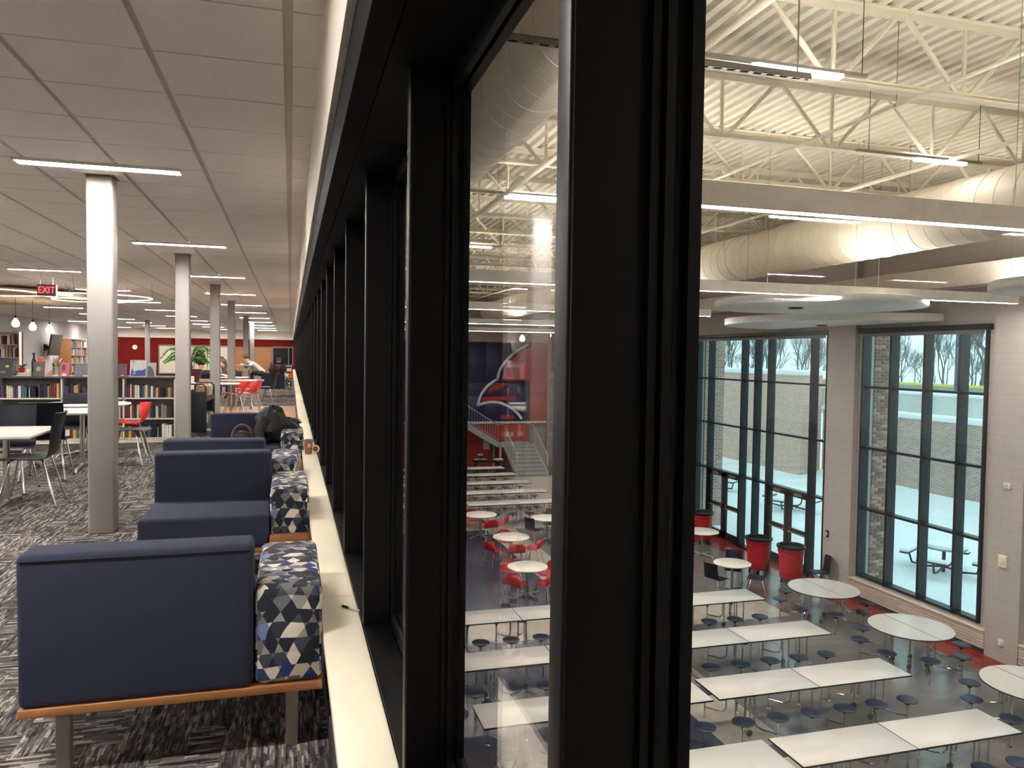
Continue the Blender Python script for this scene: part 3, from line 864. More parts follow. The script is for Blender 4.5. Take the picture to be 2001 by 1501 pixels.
face_book(-3.44, -3.315, 0.22, mc('pinkred', (206, 62, 78)), 'pink red book with a dark blue blot on its cover', [(circ(-0.15, 0.6, 0.5, 0.25), mc('ink', (48, 50, 84))), ([(-0.6, 0.04), (0.6, 0.04), (0.3, 0.2), (-0.3, 0.2)], m_white)])
face_book(-3.235, -3.105, 0.2, mc('mauve', (96, 88, 108)), 'mauve grey book left of the nearest column')
face_book(-3.09, -3.0, 0.2, mc('sage', (98, 108, 106)), 'grey green book touching the nearest column in view')
face_book(-2.615, -2.5, 0.205, mc('plum', (96, 54, 66)), 'plum red book just right of the nearest column', [([(-0.5, 0.06), (0.5, 0.06), (0.5, 0.12), (-0.5, 0.12)], m_page), (circ(0, 0.6, 0.7, 0.3), mc('plumblue', (70, 62, 92)))])
face_book(-2.45, -2.215, 0.265, mc('paleblue', (206, 206, 210)), 'large pale book with dark blue painted shape on its cover', [([(-0.95, 0.05), (0.95, 0.05), (0.95, 0.5), (0.5, 0.38), (0.0, 0.4), (-0.5, 0.3), (-0.75, 0.5)], mc('royal', (40, 62, 136))), (circ(-0.6, 0.9, 0.25, 0.06), mc('lime', (176, 176, 60))), (circ(-0.45, 0.22, 0.2, 0.08), m_white)])
face_book(-2.2, -2.07, 0.225, mc('dove', (176, 174, 172)), 'grey book with a dark curved shape beside the large pale book', [([(-0.9, 0.03), (0.7, 0.03), (0.6, 0.3), (0.2, 0.6), (-0.4, 0.75), (-0.9, 0.75)], mc('dusk', (84, 92, 104)))])
for i, (x0, x1, z, c, l) in enumerate([(-4.02, -3.82, 1.04, 'black', 'flat dark book under the small potted plant'), (-4.0, -3.83, 1.068, 'cream', 'flat cream book directly below the small potted plant'),
                                       (-3.53, -3.45, 1.04, 'white', 'flat white book left of the pink red book'), (-3.3, -3.25, 1.04, 'green', 'flat green book right of the pink red book'), (-3.11, -2.98, 1.04, 'grey', 'flat grey book by the nearest column')]):
    o = empty('flat_book', ((x0 + x1) / 2, 13.33, z), 0, l, 'book', 'books lying flat on the low bookcase')
    w_ = (x1 - x0) / 2
    MB().box(-w_, w_, 0, 0.16, 0, 0.003).box(-w_, w_, 0, 0.16, 0.024, 0.027).build('cover', BM[c], o); MB().box(-w_ + 0.003, w_ - 0.003, 0.003, 0.155, 0.003, 0.024).build('pages', m_page, o)
def leafy(o, n, r, h, m, seed, droop=0.3, lw=0.025, name='leaf', base=0.0):
    rnd = random.Random(seed)
    for k in range(n):
        a = rnd.uniform(0, 6.28); L = r * rnd.uniform(0.6, 1.1); z1 = h * rnd.uniform(0.5, 1.1)
        dx, dy = math.cos(a), math.sin(a)
        P = [(dx * L * t, dy * L * t, base + z1 * (t * 1.6 - t * t * (0.6 + droop))) for t in (0, 0.35, 0.7, 1.0)]
        W = (0.3, 1.0, 0.8, 0.05)
        q = MB(); vs = []
        for p, wv in zip(P, W):
            vs += [(p[0] - dy * lw * wv, p[1] + dx * lw * wv, p[2]), (p[0], p[1], p[2] - 0.004), (p[0] + dy * lw * wv, p[1] - dx * lw * wv, p[2])]
        fs = []
        for i in range(3):
            for j in range(2): fs.append((i * 3 + j, i * 3 + j + 1, i * 3 + j + 4, i * 3 + j + 3))
        q.add(vs, fs, True).build(name, m, o)
m_leafy = mat('yellow_green_leaf', (150, 160, 72), 0.5); m_leafg = mat('green_leaf', (74, 116, 44), 0.5)
pt = empty('potted_plant', (-3.96, 13.4, 1.095), 0, 'small yellow green plant in a red pot on flat books', 'plant')
MB().lathe([(0.032, 0), (0.045, 0.07), (0.048, 0.075), (0.04, 0.07)], n=16).build('pot', mat('red_pot', (150, 36, 30), 0.4), pt); leafy(pt, 18, 0.11, 0.09, m_leafy, 4, 0.3, 0.02, base=0.07)
pt = empty('potted_plant', (-3.6, 13.56, 1.04), 0, 'bushy green plant below the wall television', 'plant')
MB().lathe([(0.06, 0), (0.08, 0.14), (0.075, 0.14)], n=16).build('pot', m_white, pt); leafy(pt, 26, 0.19, 0.16, m_leafg, 8, 0.5, 0.03, base=0.13)
fl_ = empty('flower_vase', (-3.49, 13.42, 1.067), 0, 'pale flowers in a glass vase left of the pink red book', 'vase')
MB().lathe([(0.03, 0), (0.034, 0.06), (0.028, 0.12)], n=14).build('vase', mat('vase_glass', (150, 156, 140), 0.2), fl_)
leafy(fl_, 8, 0.1, 0.2, m_leafg, 3, 0.2, 0.012, 'stem_leaf', 0.08); leafy(fl_, 14, 0.09, 0.2, mat('pale_petal', (224, 200, 190), 0.6), 6, 0.2, 0.028, 'petal', 0.1)
ob = empty('orange_box', (-3.75, 13.58, 1.04), 0, 'bright orange box behind the dark emblem book', 'box')
MB().rbox(-0.05, 0.05, -0.03, 0.03, 0, 0.29, 0.006, 2).build('carton', mat('orange_card', (216, 102, 44), 0.6), ob); MB().box(-0.05, 0.05, -0.031, 0.031, 0.2, 0.205).build('lid_seam', mat('orange_dark', (170, 76, 30), 0.6), ob)
ck = empty('desk_clock', (-3.86, 13.37, 1.095), 0, 'small round white clock beside the small potted plant', 'clock')
q = MB().lathe([(0.03, 0), (0.034, 0.006), (0.03, 0.02)], n=18); q.v = [(x, z, y + 0.034) for x, y, z in q.v]; q.build('clock_case', m_white, ck)
MB().box(-0.002, 0.002, -0.002, 0, 0.034, 0.058).box(0, 0.018, -0.002, 0, 0.033, 0.036).build('clock_hands', m_black, ck)
bt = empty('bottle', (-3.85, 13.58, 1.04), 0, 'tall dark bottle standing behind the small clock', 'bottle')
MB().lathe([(0.03, 0), (0.034, 0.02), (0.034, 0.22), (0.014, 0.29), (0.014, 0.34), (0.012, 0.34)], n=16).build('bottle_body', mat('dark_glass', (34, 36, 42), 0.2), bt)
MB().lathe([(0.016, 0.34), (0.016, 0.36)], n=12).build('bottle_cap', m_black, bt)

# ================================================================ FAR LIBRARY
def text_mesh(body, size, depth=0.002):
    cu = bpy.data.curves.new('lettering', 'FONT'); cu.body = body; cu.size = size; cu.extrude = depth; cu.align_x = 'CENTER'; cu.align_y = 'CENTER'
    o = bpy.data.objects.new('lettering', cu); COL.objects.link(o)
    dg = bpy.context.evaluated_depsgraph_get(); dg.update()
    me = bpy.data.meshes.new_from_object(o.evaluated_get(dg))
    bpy.data.objects.remove(o); bpy.data.curves.remove(cu)
    return me
mat_exit = emit('exit_glow', (1.0, 0.03, 0.02), 0.45)
mat_exit.node_tree.nodes['Principled BSDF'].inputs['Base Color'].default_value = (0.1, 0.004, 0.004, 1)
ex = empty('exit_sign', (-4.18, 15.5, 2.41), 0, 'red glowing EXIT sign hanging from the library ceiling', 'exit sign')
MB().rbox(-0.15, 0.15, -0.02, 0.02, 0, 0.2, 0.006, 2).build('sign_case', mat('exit_red_face', (44, 6, 7), 0.7, spec=0.2), ex)
MB().box(0.15, 0.17, -0.022, 0.022, 0.0, 0.2).build('end_cap', m_white, ex)
tx = put('sign_lettering', text_mesh('EXIT', 0.17), mat_exit, ex, (0, -0.022, 0.1)); tx.rotation_euler = (HP, 0, 0); tx.scale = (0.78, 1, 1)
MB().tube([(-0.1, 0, 0.2), (-0.1, 0, 0.405)], 0.008, 6).tube([(0.1, 0, 0.2), (0.1, 0, 0.405)], 0.008, 6).build('hanger', m_white, ex)

# left wall: television, door, shelving, wooden panel
tv = empty('television', (-10.35, 39.3, 1.2), math.radians(88), 'dark flat television tilted on a bracket on the left wall', 'television')
q = MB().rbox(-0.78, 0.78, -0.03, 0.03, 0.0, 0.95, 0.01, 2); q.v = [(x, y - 0.16 * z, z) for x, y, z in q.v]; q.build('cabinet', mat('tv_grey_black', (42, 40, 40), 0.4), tv)
q = MB().box(-0.75, 0.75, -0.034, -0.031, 0.03, 0.92); q.v = [(x, y - 0.16 * z, z) for x, y, z in q.v]; q.build('screen', mat('tv_screen', (60, 57, 54), 0.25), tv)
MB().box(-0.1, 0.1, 0.0, 0.33, 0.3, 0.42).box(-0.2, 0.2, 0.29, 0.335, 0.2, 0.5).build('bracket', m_black, tv)
dr = empty('door_1', (-10.7, 35.6, 0), 0, kind='structure')
MB().box(-0.02, 0.03, -0.5, 0.5, 0, 2.1).build('door_leaf', m_wood, dr)
MB().box(-0.02, 0.06, -0.58, -0.5, 0, 2.18).box(-0.02, 0.06, 0.5, 0.58, 0, 2.18).box(-0.02, 0.06, -0.58, 0.58, 2.1, 2.18).build('door_frame', mat('grey_door_frame', (112, 106, 102), 0.5), dr)
MB().tube([(0.03, 0.4, 1.02), (0.08, 0.4, 1.02), (0.08, 0.28, 1.02)], 0.01, 6).build('door_handle', m_steel, dr)
MB().box(0.03, 0.034, 0.1, 0.24, 1.6, 1.78).build('door_notice', m_white, dr)
def tall_shelf(loc, rz, length, label, seed, h=2.0, lv=5):
    o = empty('tall_bookcase', loc, rz, label, 'bookcase')
    L = length / 2
    MB().box(-L, L, 0.2, 0.22, 0.05, h).build('back_panel', m_shelf, o)
    MB().box(-L, L, 0.0, 0.22, 0, 0.06).build('plinth', m_shelf, o)
    st = h / lv
    rnd = random.Random(seed)
    for k in range(lv + 1):
        MB().box(-L, L, 0, 0.22, max(0.06, k * st - 0.02), max(0.08, k * st)).build('shelf_board', m_shelf, o)
    nb = max(1, int(length / 0.9))
    for k in range(nb + 1):
        x = -L + k * length / nb
        MB().box(x - 0.012, x + 0.012, 0, 0.22, 0, h).build('upright', m_shelf, o)
    groups = {}
    for k in range(lv):
        x = -L + 0.02
        while x < L - 0.05:
            wd = rnd.uniform(0.025, 0.05)
            c = rnd.choice(['white', 'cream', 'grey', 'white', 'tan', 'maroon', 'red', 'navy', 'brown', 'black'])
            hh = st * rnd.uniform(0.62, 0.85)
            if rnd.random() < 0.88: groups.setdefault(c, MB()).box(x, x + wd, 0.02, 0.17, k * st + 0.002 + (0.08 if k == 0 else 0), k * st + hh)
            x += wd + 0.003
    for c, q in groups.items():
        tag(q.build('book_rows', BM[c], o), kind='stuff')
    return o
tall_shelf((-9.35, 27.3, 0), 0, 2.4, 'tall cream bookcase of pale books at the left edge, before the door', 21)
tall_shelf((-10.2, 44.6, 0), HP, 6.0, 'long tall bookcase along the left wall past the wooden panel', 22)
pw = empty('wood_panel', (-10.4, 41.45, 0), 0, 'brown wooden end panel between the television and the far bookcase', 'wood panel')
MB().rbox(-0.28, 0.24, -0.04, 0.04, 0, 1.96, 0.006, 2).build('panel_board', m_wood, pw)
MB().box(-0.29, 0.25, -0.045, 0.045, 1.96, 1.99).build('panel_cap', m_wood, pw)

# palm in a maroon pot
pm = empty('potted_palm', (-2.36, 20.25, 0), 0, 'tall green palm in a maroon pot between the second and third columns', 'plant')
MB().lathe([(0.18, 0), (0.24, 0.6), (0.26, 1.0), (0.27, 1.02), (0.25, 1.0)], n=20).build('pot', mat('maroon_pot', (84, 34, 44), 0.5), pm)
MB().tube([(0, 0, 0.98), (0.02, 0, 1.08), (0, 0.01, 1.16)], [0.05, 0.04, 0.03], 8).build('stem', mat('palm_stem', (92, 80, 50), 0.8), pm)
rnd = random.Random(31)
for k in range(32):
    a = rnd.uniform(0, 6.28); L = rnd.uniform(0.3, 0.62); up = rnd.uniform(0.2, 0.75)
    q = MB(); dx, dy = math.cos(a), math.sin(a)
    prev = None
    for i in range(13):
        t = i / 12
        p = Vector((dx * L * t, dy * L * t, 1.12 + up * (2.2 * t - 1.9 * t * t)))
        if prev is not None and i > 2:
            for sd in (-1, 1):
                ln = 0.15 * math.sin(PI * min(1, t * 0.85 + 0.1))
                e = p + Vector((-dy * sd * ln + dx * 0.08, dx * sd * ln + dy * 0.08, -0.07))
                q.add([p, p + Vector((dx * 0.055, dy * 0.055, 0.004)), e], [(0, 1, 2)])
        if prev is not None: q.tube([prev, p], 0.005, 4, cap=False)
        prev = p
    q.build('frond', m_leafg, pm)

# far wall: glazed office with blinds, wooden doors, dark windows, wall clock
m_frame = mat('grey_frame', (112, 104, 98), 0.5)
m_blind = mat('cream_blind', (196, 186, 166), 0.8, var=0.06, scale=3, alpha_stretch=(1, 1, 12))
def window(name, x0, x1, z0, z1, mm, mull=()):
    o = empty(name, (0, 50.4, 0), 0, kind='structure')
    MB().box(x0, x1, -0.02, 0.0, z0, z1).build('pane', mm, o)
    f = MB()
    for a, b in ((x0 - 0.06, x0), (x1, x1 + 0.06)): f.box(a, b, -0.06, 0, z0 - 0.06, z1 + 0.08)
    f.box(x0, x1, -0.06, 0, z1, z1 + 0.08).box(x0, x1, -0.06, 0, z0 - 0.06, z0)
    for x in mull: f.box(x - 0.025, x + 0.025, -0.055, 0, z0, z1)
    f.build('window_frame', m_frame, o)
    return o
window('window_2', -7.6, -3.72, 0.15, 1.78, m_blind, (-5.66, -4.9))
window('window_3', -1.05, 0.1, 0.72, 1.76, mat('dark_pane', (34, 33, 34), 0.15), (-0.13,))
for i, (x0, x1) in enumerate([(-3.62, -2.78), (-2.12, -1.18)]):
    o = empty('door_%d' % (i + 2), (0, 50.38, 0), 0, kind='structure')
    MB().box(x0, x1, -0.02, 0.02, 0, 1.74).build('door_leaf', m_wood, o)
    MB().box(x0 - 0.07, x0, -0.04, 0.02, 0, 1.81).box(x1, x1 + 0.07, -0.04, 0.02, 0, 1.81).box(x0, x1, -0.04, 0.02, 1.74, 1.81).build('door_frame', m_frame, o)
    MB().tube([(x0 + 0.1, -0.02, 0.95), (x0 + 0.1, -0.07, 0.95), (x0 + 0.22, -0.07, 0.95)], 0.012, 6).build('door_handle', m_steel, o)
o = empty('wall_clock', (-8.95, 50.38, 1.68), 0, 'small round white clock on the dark red far wall', 'clock')
q = MB().lathe([(0.13, 0), (0.14, 0.01), (0.13, 0.03)], n=20); q.v = [(x, -z, y) for x, y, z in q.v]; q.build('clock_case', m_white, o)
MB().box(-0.005, 0.005, -0.035, -0.03, 0, 0.09).box(0, 0.06, -0.035, -0.03, -0.005, 0.005).build('clock_hands', m_black, o)
for (x, z, l) in [(-4.1, 1.02, 'dark red and navy poster on the far cream blind'), (-0.72, 1.0, 'small pink poster on the far dark window')]:
    o = empty('poster', (x, 50.34, z), 0, l, 'poster')
    MB().box(-0.14, 0.14, -0.004, 0, -0.16, 0.16).build('poster_sheet', mat('poster_navy', (56, 46, 66), 0.5), o); MB().box(-0.1, 0.1, -0.007, -0.004, -0.15, -0.06).build('poster_band', mat('poster_pink', (190, 70, 84), 0.5), o)
# low shelf of supplies under the far windows
o = empty('supply_shelf', (-0.28, 49.2, 0), 0, 'low white shelf of papers at the end of the sill', 'shelf')
for z in (0.0, 0.32, 0.62): MB().box(-0.4, 0.34, 0, 0.35, z, z + 0.03).build('shelf_board', m_shelf, o)
for x in (-0.4, -0.03, 0.32): MB().box(x, x + 0.02, 0, 0.35, 0, 0.65).build('upright', m_shelf, o)
MB().box(-0.35, -0.1, 0.02, 0.3, 0.35, 0.55).box(0.05, 0.3, 0.02, 0.3, 0.35, 0.5).box(-0.3, 0.2, 0.02, 0.3, 0.03, 0.2).build('paper_stack', m_page, o)
# bags on the far sofa
rnd = random.Random(77)
for (x, y, z, r, c, l) in [(-0.58, 26.62, 0.795, 0.13, (60, 38, 36), 'dark brown bag on the far sofa back, left one'), (-0.27, 26.64, 0.795, 0.14, (40, 26, 24), 'black and red bag on the far sofa back, right one')]:
    o = empty('bag', (x, y, z), 0, l, 'bag', 'bags on the far sofa')
    MB().add(*blob(0, 0.03, 0.12, r, 0.09, 0.15, int(r * 100), 0.12), True).build('bag_body', mat('bag_%d' % c[0], c, 0.7, var=0.3, scale=12), o)
    MB().tube([(0.07 * math.cos(a), 0.02, 0.22 + 0.12 * math.sin(a)) for a in [PI * i / 8 for i in range(9)]], 0.014, 6).build('bag_handle', m_black, o)
o = empty('orange_folder', (0.0, 26.75, 0.61), 0, 'bright orange pouch on the arm of the far sofa', 'pouch')
MB().rbox(-0.07, 0.07, -0.04, 0.04, 0, 0.16, 0.012, 2).build('pouch_body', mat('orange_pouch', (226, 96, 30), 0.6), o); MB().box(-0.07, 0.07, -0.042, -0.039, 0.11, 0.118).build('zipper', m_black, o)
# divider bench with wooden ends by the second column, and desk lamp
o = empty('reading_bench', (-1.98, 18.0, 0), 0, 'tan wooden screen panels behind the navy book cart', 'screen')
for x in (-0.36, 0.06): MB().rbox(x, x + 0.2, 0, 0.04, 0, 0.86, 0.006, 2).build('wood_end', mat('tan_board', (190, 150, 118), 0.6), o)
MB().box(-0.36, 0.26, 0.04, 0.07, 0.3, 0.62).build('cross_board', m_cart, o)
o = empty('desk_lamp', (-2.38, 19.62, 0.95), 0, 'white round lamp glowing beside the palm pot', 'lamp')
MB().add(*blob(0, 0, 0.1, 0.085, 0.085, 0.09, 1, 0.0), True).build('lamp_globe', mat('lamp_white', (240, 236, 228), 0.4), o)
MB().lathe([(0.1, -0.08), (0.1, -0.05), (0.06, -0.02), (0.03, 0.02)], n=14).build('lamp_base', m_black, o)
MB().rbox(-0.17, 0.17, -0.1, 0.1, -0.95, -0.08, 0.01, 2).build('lamp_pedestal', m_shelf, o)

# people -----------------------------------------------------------------
m_skin = mat('skin', (196, 150, 124), 0.6)
def person(loc, rz, hz, lean, shirt, pants, hair, label, longhair=False, armz=0.24):
    o = empty('person', loc, rz, label, 'person')
    J = {'pel': (0, 0, hz), 'sp': (0, 0.02 + lean * 0.22, hz + 0.22 - lean * 0.03), 'ch': (0, 0.04 + lean * 0.42, hz + 0.4 - lean * 0.1), 'nk': (0, 0.06 + lean * 0.52, hz + 0.52 - lean * 0.14),
         'h1': (0, 0.09 + lean * 0.57, hz + 0.6 - lean * 0.16), 'h2': (0, 0.11 + lean * 0.62, hz + 0.7 - lean * 0.17), 'h3': (0, 0.1 + lean * 0.64, hz + 0.78 - lean * 0.18)}
    E_ = [('pel', 'sp'), ('sp', 'ch'), ('ch', 'nk'), ('nk', 'h1'), ('h1', 'h2'), ('h2', 'h3')]
    R = {'pel': 0.15, 'sp': 0.135, 'ch': 0.15, 'nk': 0.055, 'h1': 0.078, 'h2': 0.092, 'h3': 0.06}
    c = J['ch']
    for s, k in ((-1, 'l'), (1, 'r')):
        J[k + 's'] = (s * 0.17, c[1], c[2] + 0.05); J[k + 'e'] = (s * 0.23, c[1] + 0.12, c[2] - 0.2); J[k + 'w'] = (s * 0.12, c[1] + 0.34, hz + armz); J[k + 'h'] = (s * 0.08, c[1] + 0.43, hz + armz + 0.01)
        J[k + 'p'] = (s * 0.09, 0.02, hz - 0.02); J[k + 'k'] = (s * 0.12, 0.43, hz + 0.0); J[k + 'a'] = (s * 0.12, 0.42, hz - 0.40); J[k + 't'] = (s * 0.12, 0.56, hz - 0.43)
        E_ += [('ch', k + 's'), (k + 's', k + 'e'), (k + 'e', k + 'w'), (k + 'w', k + 'h'), ('pel', k + 'p'), (k + 'p', k + 'k'), (k + 'k', k + 'a'), (k + 'a', k + 't')]
        R.update({k + 's': 0.07, k + 'e': 0.048, k + 'w': 0.035, k + 'h': 0.04, k + 'p': 0.1, k + 'k': 0.068, k + 'a': 0.045, k + 't': 0.04})
    J['no'] = (0, J['h2'][1] + 0.1, J['h2'][2] - 0.03); R['no'] = 0.018; E_.append(('h2', 'no'))
    keys = list(J); idx = {k: i for i, k in enumerate(keys)}
    me = bpy.data.meshes.new('body_skeleton'); me.from_pydata([J[k] for k in keys], [(idx[a], idx[b]) for a, b in E_], [])
    ob = bpy.data.objects.new('body', me); COL.objects.link(ob)
    ob.modifiers.new('skin', 'SKIN'); sd = ob.modifiers.new('sub', 'SUBSURF'); sd.levels = 1; sd.render_levels = 1
    for i, k in enumerate(keys):
        sv = me.skin_vertices[0].data[i]; sv.radius = (R[k], R[k] * (0.72 if k in ('ch', 'sp', 'pel') else 1)); sv.use_root = (k == 'pel')
    dg = bpy.context.evaluated_depsgraph_get(); dg.update()
    nm = bpy.data.meshes.new_from_object(ob.evaluated_get(dg)); bpy.data.objects.remove(ob)
    nm.materials.clear()
    for mm in (m_skin, shirt, pants): nm.materials.append(mm)
    nkz = J['nk'][2]
    for p in nm.polygons:
        p.use_smooth = True
        z = p.center.z; y = p.center.y
        hand = (Vector(p.center) - Vector(J['lh'])).length < 0.08 or (Vector(p.center) - Vector(J['rh'])).length < 0.08
        p.material_index = 0 if (z > nkz or hand) else (1 if z > hz + 0.06 or (y > 0.3 and z > hz + 0.1) else 2)
    put('body', nm, None, o)
    h2 = J['h2']
    q = MB().add(*blob(0, h2[1] - 0.025, h2[2] + 0.035, 0.105, 0.105, 0.105, 3, 0.04), True); q.build('hair', hair, o)
    if longhair:
        MB().tube([(0, h2[1] - 0.06, h2[2] + 0.02), (0, h2[1] - 0.1, h2[2] - 0.15), (0, h2[1] - 0.11, h2[2] - 0.36)], [0.09, 0.095, 0.06], 10).build('long_hair', hair, o)
    return o
mh = lambda n, c: mat(n, c, 0.8, var=0.15, scale=20)
m_dkhair = mh('dark_hair', (22, 19, 18)); m_brhair = mh('brown_hair', (98, 72, 54))
m_navycl = mh('navy_cloth', (34, 40, 58)); m_whcl = mh('white_cloth', (214, 204, 192)); m_dkcl = mh('dark_trousers', (30, 30, 36)); m_gycl = mh('grey_cloth', (70, 70, 74))
chair('std', m_navyplastic, (-2.22, 21.75, 0), 0.2, 'navy chair under the person with black hair by the third column', g1)
person((-2.22, 21.72, 0.0), 0.2, 0.54, 0.6, m_navycl, m_dkcl, m_dkhair, 'person with black hair in navy, seated left of the third column')
chair('std', m_navyplastic, (-1.72, 24.7, 0), PI * 0.85, 'navy chair under the person with long hair at the far table', g1)
person((-1.72, 24.65, 0.0), PI * 0.85, 0.54, 0.6, m_whcl, m_dkcl, m_brhair, 'person with long brown hair in white, seated right of the third column', True)
chair('std', m_navyplastic, (-2.0, 26.6, 0), PI * 0.8, 'navy chair under the person in grey at the far table', g1)
person((-2.0, 26.55, 0.0), PI * 0.8, 0.54, 0.4, m_gycl, m_dkcl, m_dkhair, 'person with dark hair in grey, seated behind the long haired one')
st = empty('stool', (-0.9, 28.9, 0), 0, 'far stool under the person in the pale top', 'stool')
MB().lathe([(0.17, 0.6), (0.18, 0.615), (0.18, 0.63), (0.16, 0.64)], n=18).build('stool_seat', m_navyplastic, st)
for a in (0.8, 2.4, 3.9, 5.5): MB().tube([(0.1 * math.cos(a), 0.1 * math.sin(a), 0.6), (0.2 * math.cos(a), 0.2 * math.sin(a), 0)], 0.011, 6).build('leg', m_chrome, st)
person((-0.9, 28.9, 0.0), HP * 0.95, 0.72, 0.9, m_whcl, m_dkcl, m_brhair, 'person in a pale top leaning over a high table before the far wooden door', False, 0.3)
ht = empty('high_table', (-1.72, 28.9, 0), 0, 'far high table the person in the pale top leans on', 'table')
MB().rbox(-0.55, 0.5, -0.35, 0.35, 0.97, 1.0, 0.006, 2).build('table_top', m_leg, ht)
for x in (-0.45, 0.42): MB().tube([(x, 0, 0), (x, 0, 0.97)], 0.03, 8).build('post', m_chrome, ht); MB().box(x - 0.03, x + 0.03, -0.3, 0.3, 0, 0.025).build('foot', m_steel, ht)

# ================================================================ CAFETERIA SHELL
cf = MB().box(0.30, 14.0, -5, 41, FLZ - 0.1, FLZ).build('floor_cafeteria', m_fgrey); tag(cf, kind='structure')
def zone(name, m, x0, x1, y0, y1, dz=0.002): return MB().box(x0, x1, y0, y1, FLZ - 0.01, FLZ + dz).build(name, m, cf)
zone('navy_floor_area', m_fnavy, 0.43, 6.45, -5, 15.15)
zone('navy_floor_area', m_fnavy, 0.43, 6.45, 16.35, 25.2)
zone('beige_floor_band', m_fbeige, 6.45, 7.45, -5, 15.15)
zone('beige_floor_band', m_fbeige, 6.45, 7.45, 16.35, 25.2)
zone('beige_floor_band', m_fbeige, 0.43, 11.2, 15.15, 16.35)
zone('red_floor_band', m_fred, 12.85, 13.76, -5, 30)
zone('pale_floor_area', m_fbeige, 0.43, 12.85, 25.2, 36.2, 0.0015)
# wall with the windows: piers, spandrels, parapet beam
XW = 13.57
def wall(name, b, m=m_blockwall): return tag(MB().box(*b).build(name, m), kind='structure')
wall('wall_window_pier', (XW, 14.05, 16.1, 17.1, FLZ, 5.4))
wall('wall_window_pier', (XW, 14.05, 11.39, 12.13, FLZ, 5.4))
wall('wall_window_pier', (XW, 14.05, 6.4, 7.4, FLZ, 5.4))
wall('wall_window_far', (XW, 14.05, 24.15, 41, FLZ, 5.4))
wall('wall_window_near', (XW, 14.05, -5, 2.6, FLZ, 5.4))
for y0, y1, a, b in ((12.13, 16.1, 12.4, 15.93), (7.4, 11.39, 7.67, 11.12), (2.6, 6.4, 2.9, 6.1)):
    wall('wall_window_bay', (13.72, 14.0, y0, a, FLZ, 5.4)); wall('wall_window_bay', (13.72, 14.0, b, y1, FLZ, 5.4))
    wall('wall_window_bay', (13.72, 14.0, a, b, FLZ, -3.95)); wall('wall_window_bay', (13.72, 14.0, a, b, 2.2, 5.4))
wall('wall_window_head', (13.72, 14.0, 17.1, 24.15, 2.2, 5.4))
wall('wall_window_beam', (12.95, 13.565, -5, 39.9, 2.98, 3.4), mat('cream_beam', (214, 206, 194), 0.6))
m_rib = mat('convector_cream', (196, 182, 166), 0.5)
for y0, y1, l in ((12.15, 16.08, 'cream convector under the tall snowy window'), (7.42, 11.37, 'cream convector at the right edge of the cafeteria')):
    o = empty('convector', (XW, 0, FLZ), 0, l, 'heater', 'heating convectors along the windows')
    MB().box(0.01, 0.15, y0, y1, 0.1, 0.47).build('convector_case', m_rib, o)
    for k in range(6): MB().rbox(-0.004, 0.012, y0, y1, 0.105 + k * 0.06, 0.155 + k * 0.06, 0.004, 1).build('slat', m_rib, o)
    MB().rbox(-0.03, 0.15, y0, y1, 0.47, 0.5, 0.006, 2).build('ledge', mat('convector_top', (214, 202, 188), 0.4), o)
    MB().box(0.02, 0.15, y0, y1, 0, 0.1).build('kick_plate', mat('dark_rubber_base', (52, 48, 48)), o)
def big_window(name, y0, y1, z0, z1, mys, bars):
    o = empty(name, (0, 0, 0), 0, kind='structure')
    edges = [y0] + list(mys) + [y1]
    for y in edges:
        MB().box(13.66, 13.9, y - 0.032, y + 0.032, z0, z1).build('mullion', m_winframe, o)
    for z in bars:
        MB().box(13.70, 13.9, y0, y1, z - 0.028, z + 0.028).build('transom', m_winframe, o)
    MB().box(13.68, 13.9, y0, y1, z1 - 0.04, z1 + 0.02).build('head', m_winframe, o)
    MB().box(13.68, 13.9, y0, y1, z0, z0 + 0.06).build('sill_bar', m_winframe, o)
    zs = [z0] + [b for b in bars] + [z1]
    zs.sort()
    for i in range(len(edges) - 1):
        for k in range(len(zs) - 1):
            if zs[k + 1] - zs[k] < 0.3: continue
            MB().box(13.84, 13.85, edges[i] + 0.034, edges[i + 1] - 0.034, zs[k] + 0.03, zs[k + 1] - 0.03).build('pane', m_winglass, o)
    bc_ = MB().rbox(13.58, 13.69, y0 - 0.12, y1 + 0.12, 2.12, 2.24, 0.01, 2).build('blind_case', m_winframe, o)
    MB().box(13.62, 13.635, y0 + 0.03, y1 - 0.03, 2.04, 2.12).build('blind_hem', mat('blind_grey', (120, 124, 126), 0.7), o)
    return o
big_window('window_4', 12.4, 15.93, -3.95, 2.16, (13.05, 14.0, 15.01), (0.795, -0.715, -2.23))
big_window('window_5', 7.67, 11.12, -3.95, 2.16, (8.5, 9.4, 10.3), (0.795, -0.715, -2.23))  # unseen window, repeated here for the daylight it brings
big_window('window_6', 2.9, 6.1, -3.95, 2.16, (3.9, 4.8), (0.795, -0.715, -2.23))  # one more repeat, also out of view
big_window('window_7', 17.25, 24.05, FLZ, 2.16, (17.89, 19.84, 20.52, 21.24, 23.22), (0.78, -0.72, -2.27))
m_doorblk = mat('dark_door_metal', (16, 20, 22), 0.4)
